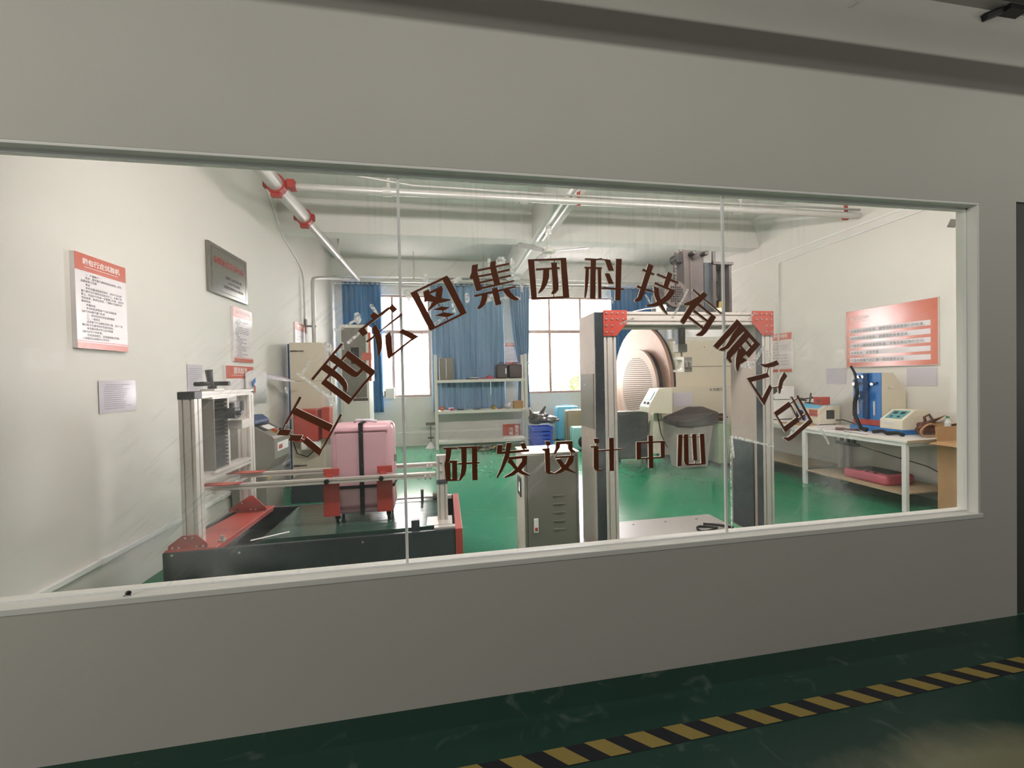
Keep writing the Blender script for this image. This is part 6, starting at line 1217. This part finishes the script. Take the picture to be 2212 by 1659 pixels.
MB().cyl((*bc_, TZ+0.075), (*bc_, TZ+0.135), 0.0308, n=18).build('white_label', whitepl, wb); MB().cyl((*bc_, TZ+0.04), (*bc_, TZ+0.075), 0.0308, n=18).build('green_band', greenlab, wb)
kx = thing('torn_carton', 'torn open cardboard carton at the right end of the table', 'box', (5.76, 1.80, TZ))
MB().box(5.735, 5.86, 1.70, 1.95, TZ, 0.955).build('carton_body', card, kx); MB().box(5.76, 5.80, 1.695, 1.70, 0.815, 0.93).build('red_print', clampred, kx)
MB().add([(5.71, 1.70, 0.955), (5.86, 1.70, 0.955), (5.86, 1.62, 1.0), (5.70, 1.60, 0.99)], [(0, 1, 2, 3)]).build('flap', card, kx).modifiers.new('t', 'SOLIDIFY').thickness = 0.004
MB().add([(5.71, 1.95, 0.955), (5.88, 1.95, 0.955), (5.84, 1.82, 1.05), (5.68, 1.80, 1.02)], [(0, 1, 2, 3)]).build('flap', card, kx).modifiers.new('t', 'SOLIDIFY').thickness = 0.004
dg = thing('dark_green_bag', 'dark green folded bag beside the torn carton at the window edge', 'bag', (5.80, 1.62, TZ))
lump((5.80, 1.595, 0.90), (0.06, 0.05, 0.085), 12, 'bag_body', mat('dark_green_cloth', (52, 62, 44), 0.8), dg)
MB().tube([(5.77, 1.58, 0.97), (5.78, 1.58, 1.01), (5.82, 1.58, 1.01), (5.83, 1.58, 0.97)], 0.006, 6).build('bag_loop', black, dg)
MB().box(5.74, 5.86, 1.55, 1.64, 0.78, 0.815).build('bag_bottom', navy, dg)
# below the table
pc = thing('rose_case', 'rose red plastic tool case lying on the lower shelf of the table', 'case', (5.4, 2.25, 0.2))
smooth_auto(MB().box(5.20, 5.62, 1.98, 2.52, 0.201, 0.325).build('case_body', rose, pc, bevel=0.035, seg=4), 3)
MB().box(5.30, 5.56, 2.05, 2.45, 0.324, 0.330).build('dark_inset', black, pc, bevel=0.01); MB().box(5.215, 5.27, 2.30, 2.46, 0.322, 0.332).build('handle_recess', binlid, pc, bevel=0.006)
for y in (2.12, 2.22): MB().box(5.215, 5.25, y, y+0.03, 0.322, 0.333).build('catch', binlid, pc)
pw = thing('power_strip', 'black power strip with plugs hanging under the table top', 'plug', (5.35, 2.6, 0.70))
MB().box(5.30, 5.36, 2.42, 2.72, 0.60, 0.64).build('strip_body', black, pw, bevel=0.006)
for y in (2.48, 2.56, 2.64): MB().box(5.31, 5.35, y-0.015, y+0.015, 0.64, 0.68).build('plug', black, pw); MB().tube([(5.33, y, 0.68), (5.30, y+0.04, 0.72), (5.34, y+0.08, 0.735), (5.40, y+0.06, 0.75)], 0.006, 6).build('lead', black, pw)
MB().tube([(5.33, 2.72, 0.62), (5.4, 2.8, 0.70), (5.45, 2.82, 0.76)], 0.006, 6).tube([(5.33, 2.42, 0.62), (5.6, 2.2, 0.5), (5.75, 1.95, 0.42), (5.78, 1.80, 0.34), (5.79, 1.78, 0.21)], 0.006, 6).build('cord', black, pw)
bx = thing('floor_carton', 'tall brown cardboard carton with open flaps at the window edge', 'box', (5.6, 1.35, 0))
MB().box(5.32, 5.86, 1.20, 1.56, 0.0, 0.80).build('carton_body', card, bx)
MB().add([(5.32, 1.20, 0.80), (5.86, 1.20, 0.80), (5.86, 1.05, 0.74), (5.30, 1.05, 0.74)], [(0, 1, 2, 3)]).build('flap', card, bx).modifiers.new('t', 'SOLIDIFY').thickness = 0.005
MB().add([(5.32, 1.56, 0.80), (5.32, 1.20, 0.80), (5.20, 1.20, 0.78), (5.20, 1.56, 0.78)], [(0, 1, 2, 3)]).build('flap', card, bx).modifiers.new('t', 'SOLIDIFY').thickness = 0.005
MB().add([(5.32, 1.56, 0.80), (5.86, 1.56, 0.80), (5.86, 1.58, 0.96), (5.32, 1.58, 0.96)], [(0, 1, 2, 3)]).build('flap', card, bx).modifiers.new('t', 'SOLIDIFY').thickness = 0.005
MB().box(5.58, 5.62, 1.198, 1.2, 0.0, 0.80).build('seam_tape', wood, bx)
fb = thing('flat_carton', 'cardboard carton with a white board on top, behind the gantry post', 'box', (4.9, 3.8, 0))
MB().box(4.70, 5.12, 3.62, 3.98, 0.0, 0.32).build('carton_body', card, fb); MB().box(4.66, 5.12, 3.58, 3.90, 0.321, 0.345).build('white_board', whitepl, fb)
for xt in (-0.6, 1.7, 4.0):  # housings made up for the added room fill lamps
    f_ = thing('room_fill_light', 'slim hanging tube light above the window, %s' % {-0.6: 'left', 1.7: 'middle', 4.0: 'right'}[xt], 'lamp', (xt, 0.45, CZ))  # added room fill light, out of view
    MB().box(xt-0.62, xt+0.62, 0.42, 0.47, 3.09, 3.21).build('housing', whitepl, f_)
    for dx in (-0.4, 0.4): MB().cyl((xt+dx, 0.445, 3.21), (xt+dx, 0.445, 3.94 if 1.5 < xt+dx < 1.86 else CZ), 0.006, n=6).build('stem', whitepl, f_)

for xt, nm in ((-3.2, 'left'), (0.6, 'middle'), (4.4, 'right')):  # housings made up for the added hall fill strips
    f_ = thing('hall_fill_housing', 'long tube light hanging in the hall above the window, %s' % nm, 'lamp', (xt, -1.55, 3.82))  # added housing of a hall fill strip, out of view
    MB().box(xt-1.7, xt+1.7, -1.62, -1.565, 3.46, 3.54).build('housing', whitepl, f_)
    for dx in (-1.2, 1.2): MB().cyl((xt+dx, -1.6, 3.54), (xt+dx, -1.6, 3.82), 0.006, n=6).build('hanger_rod', steel, f_)
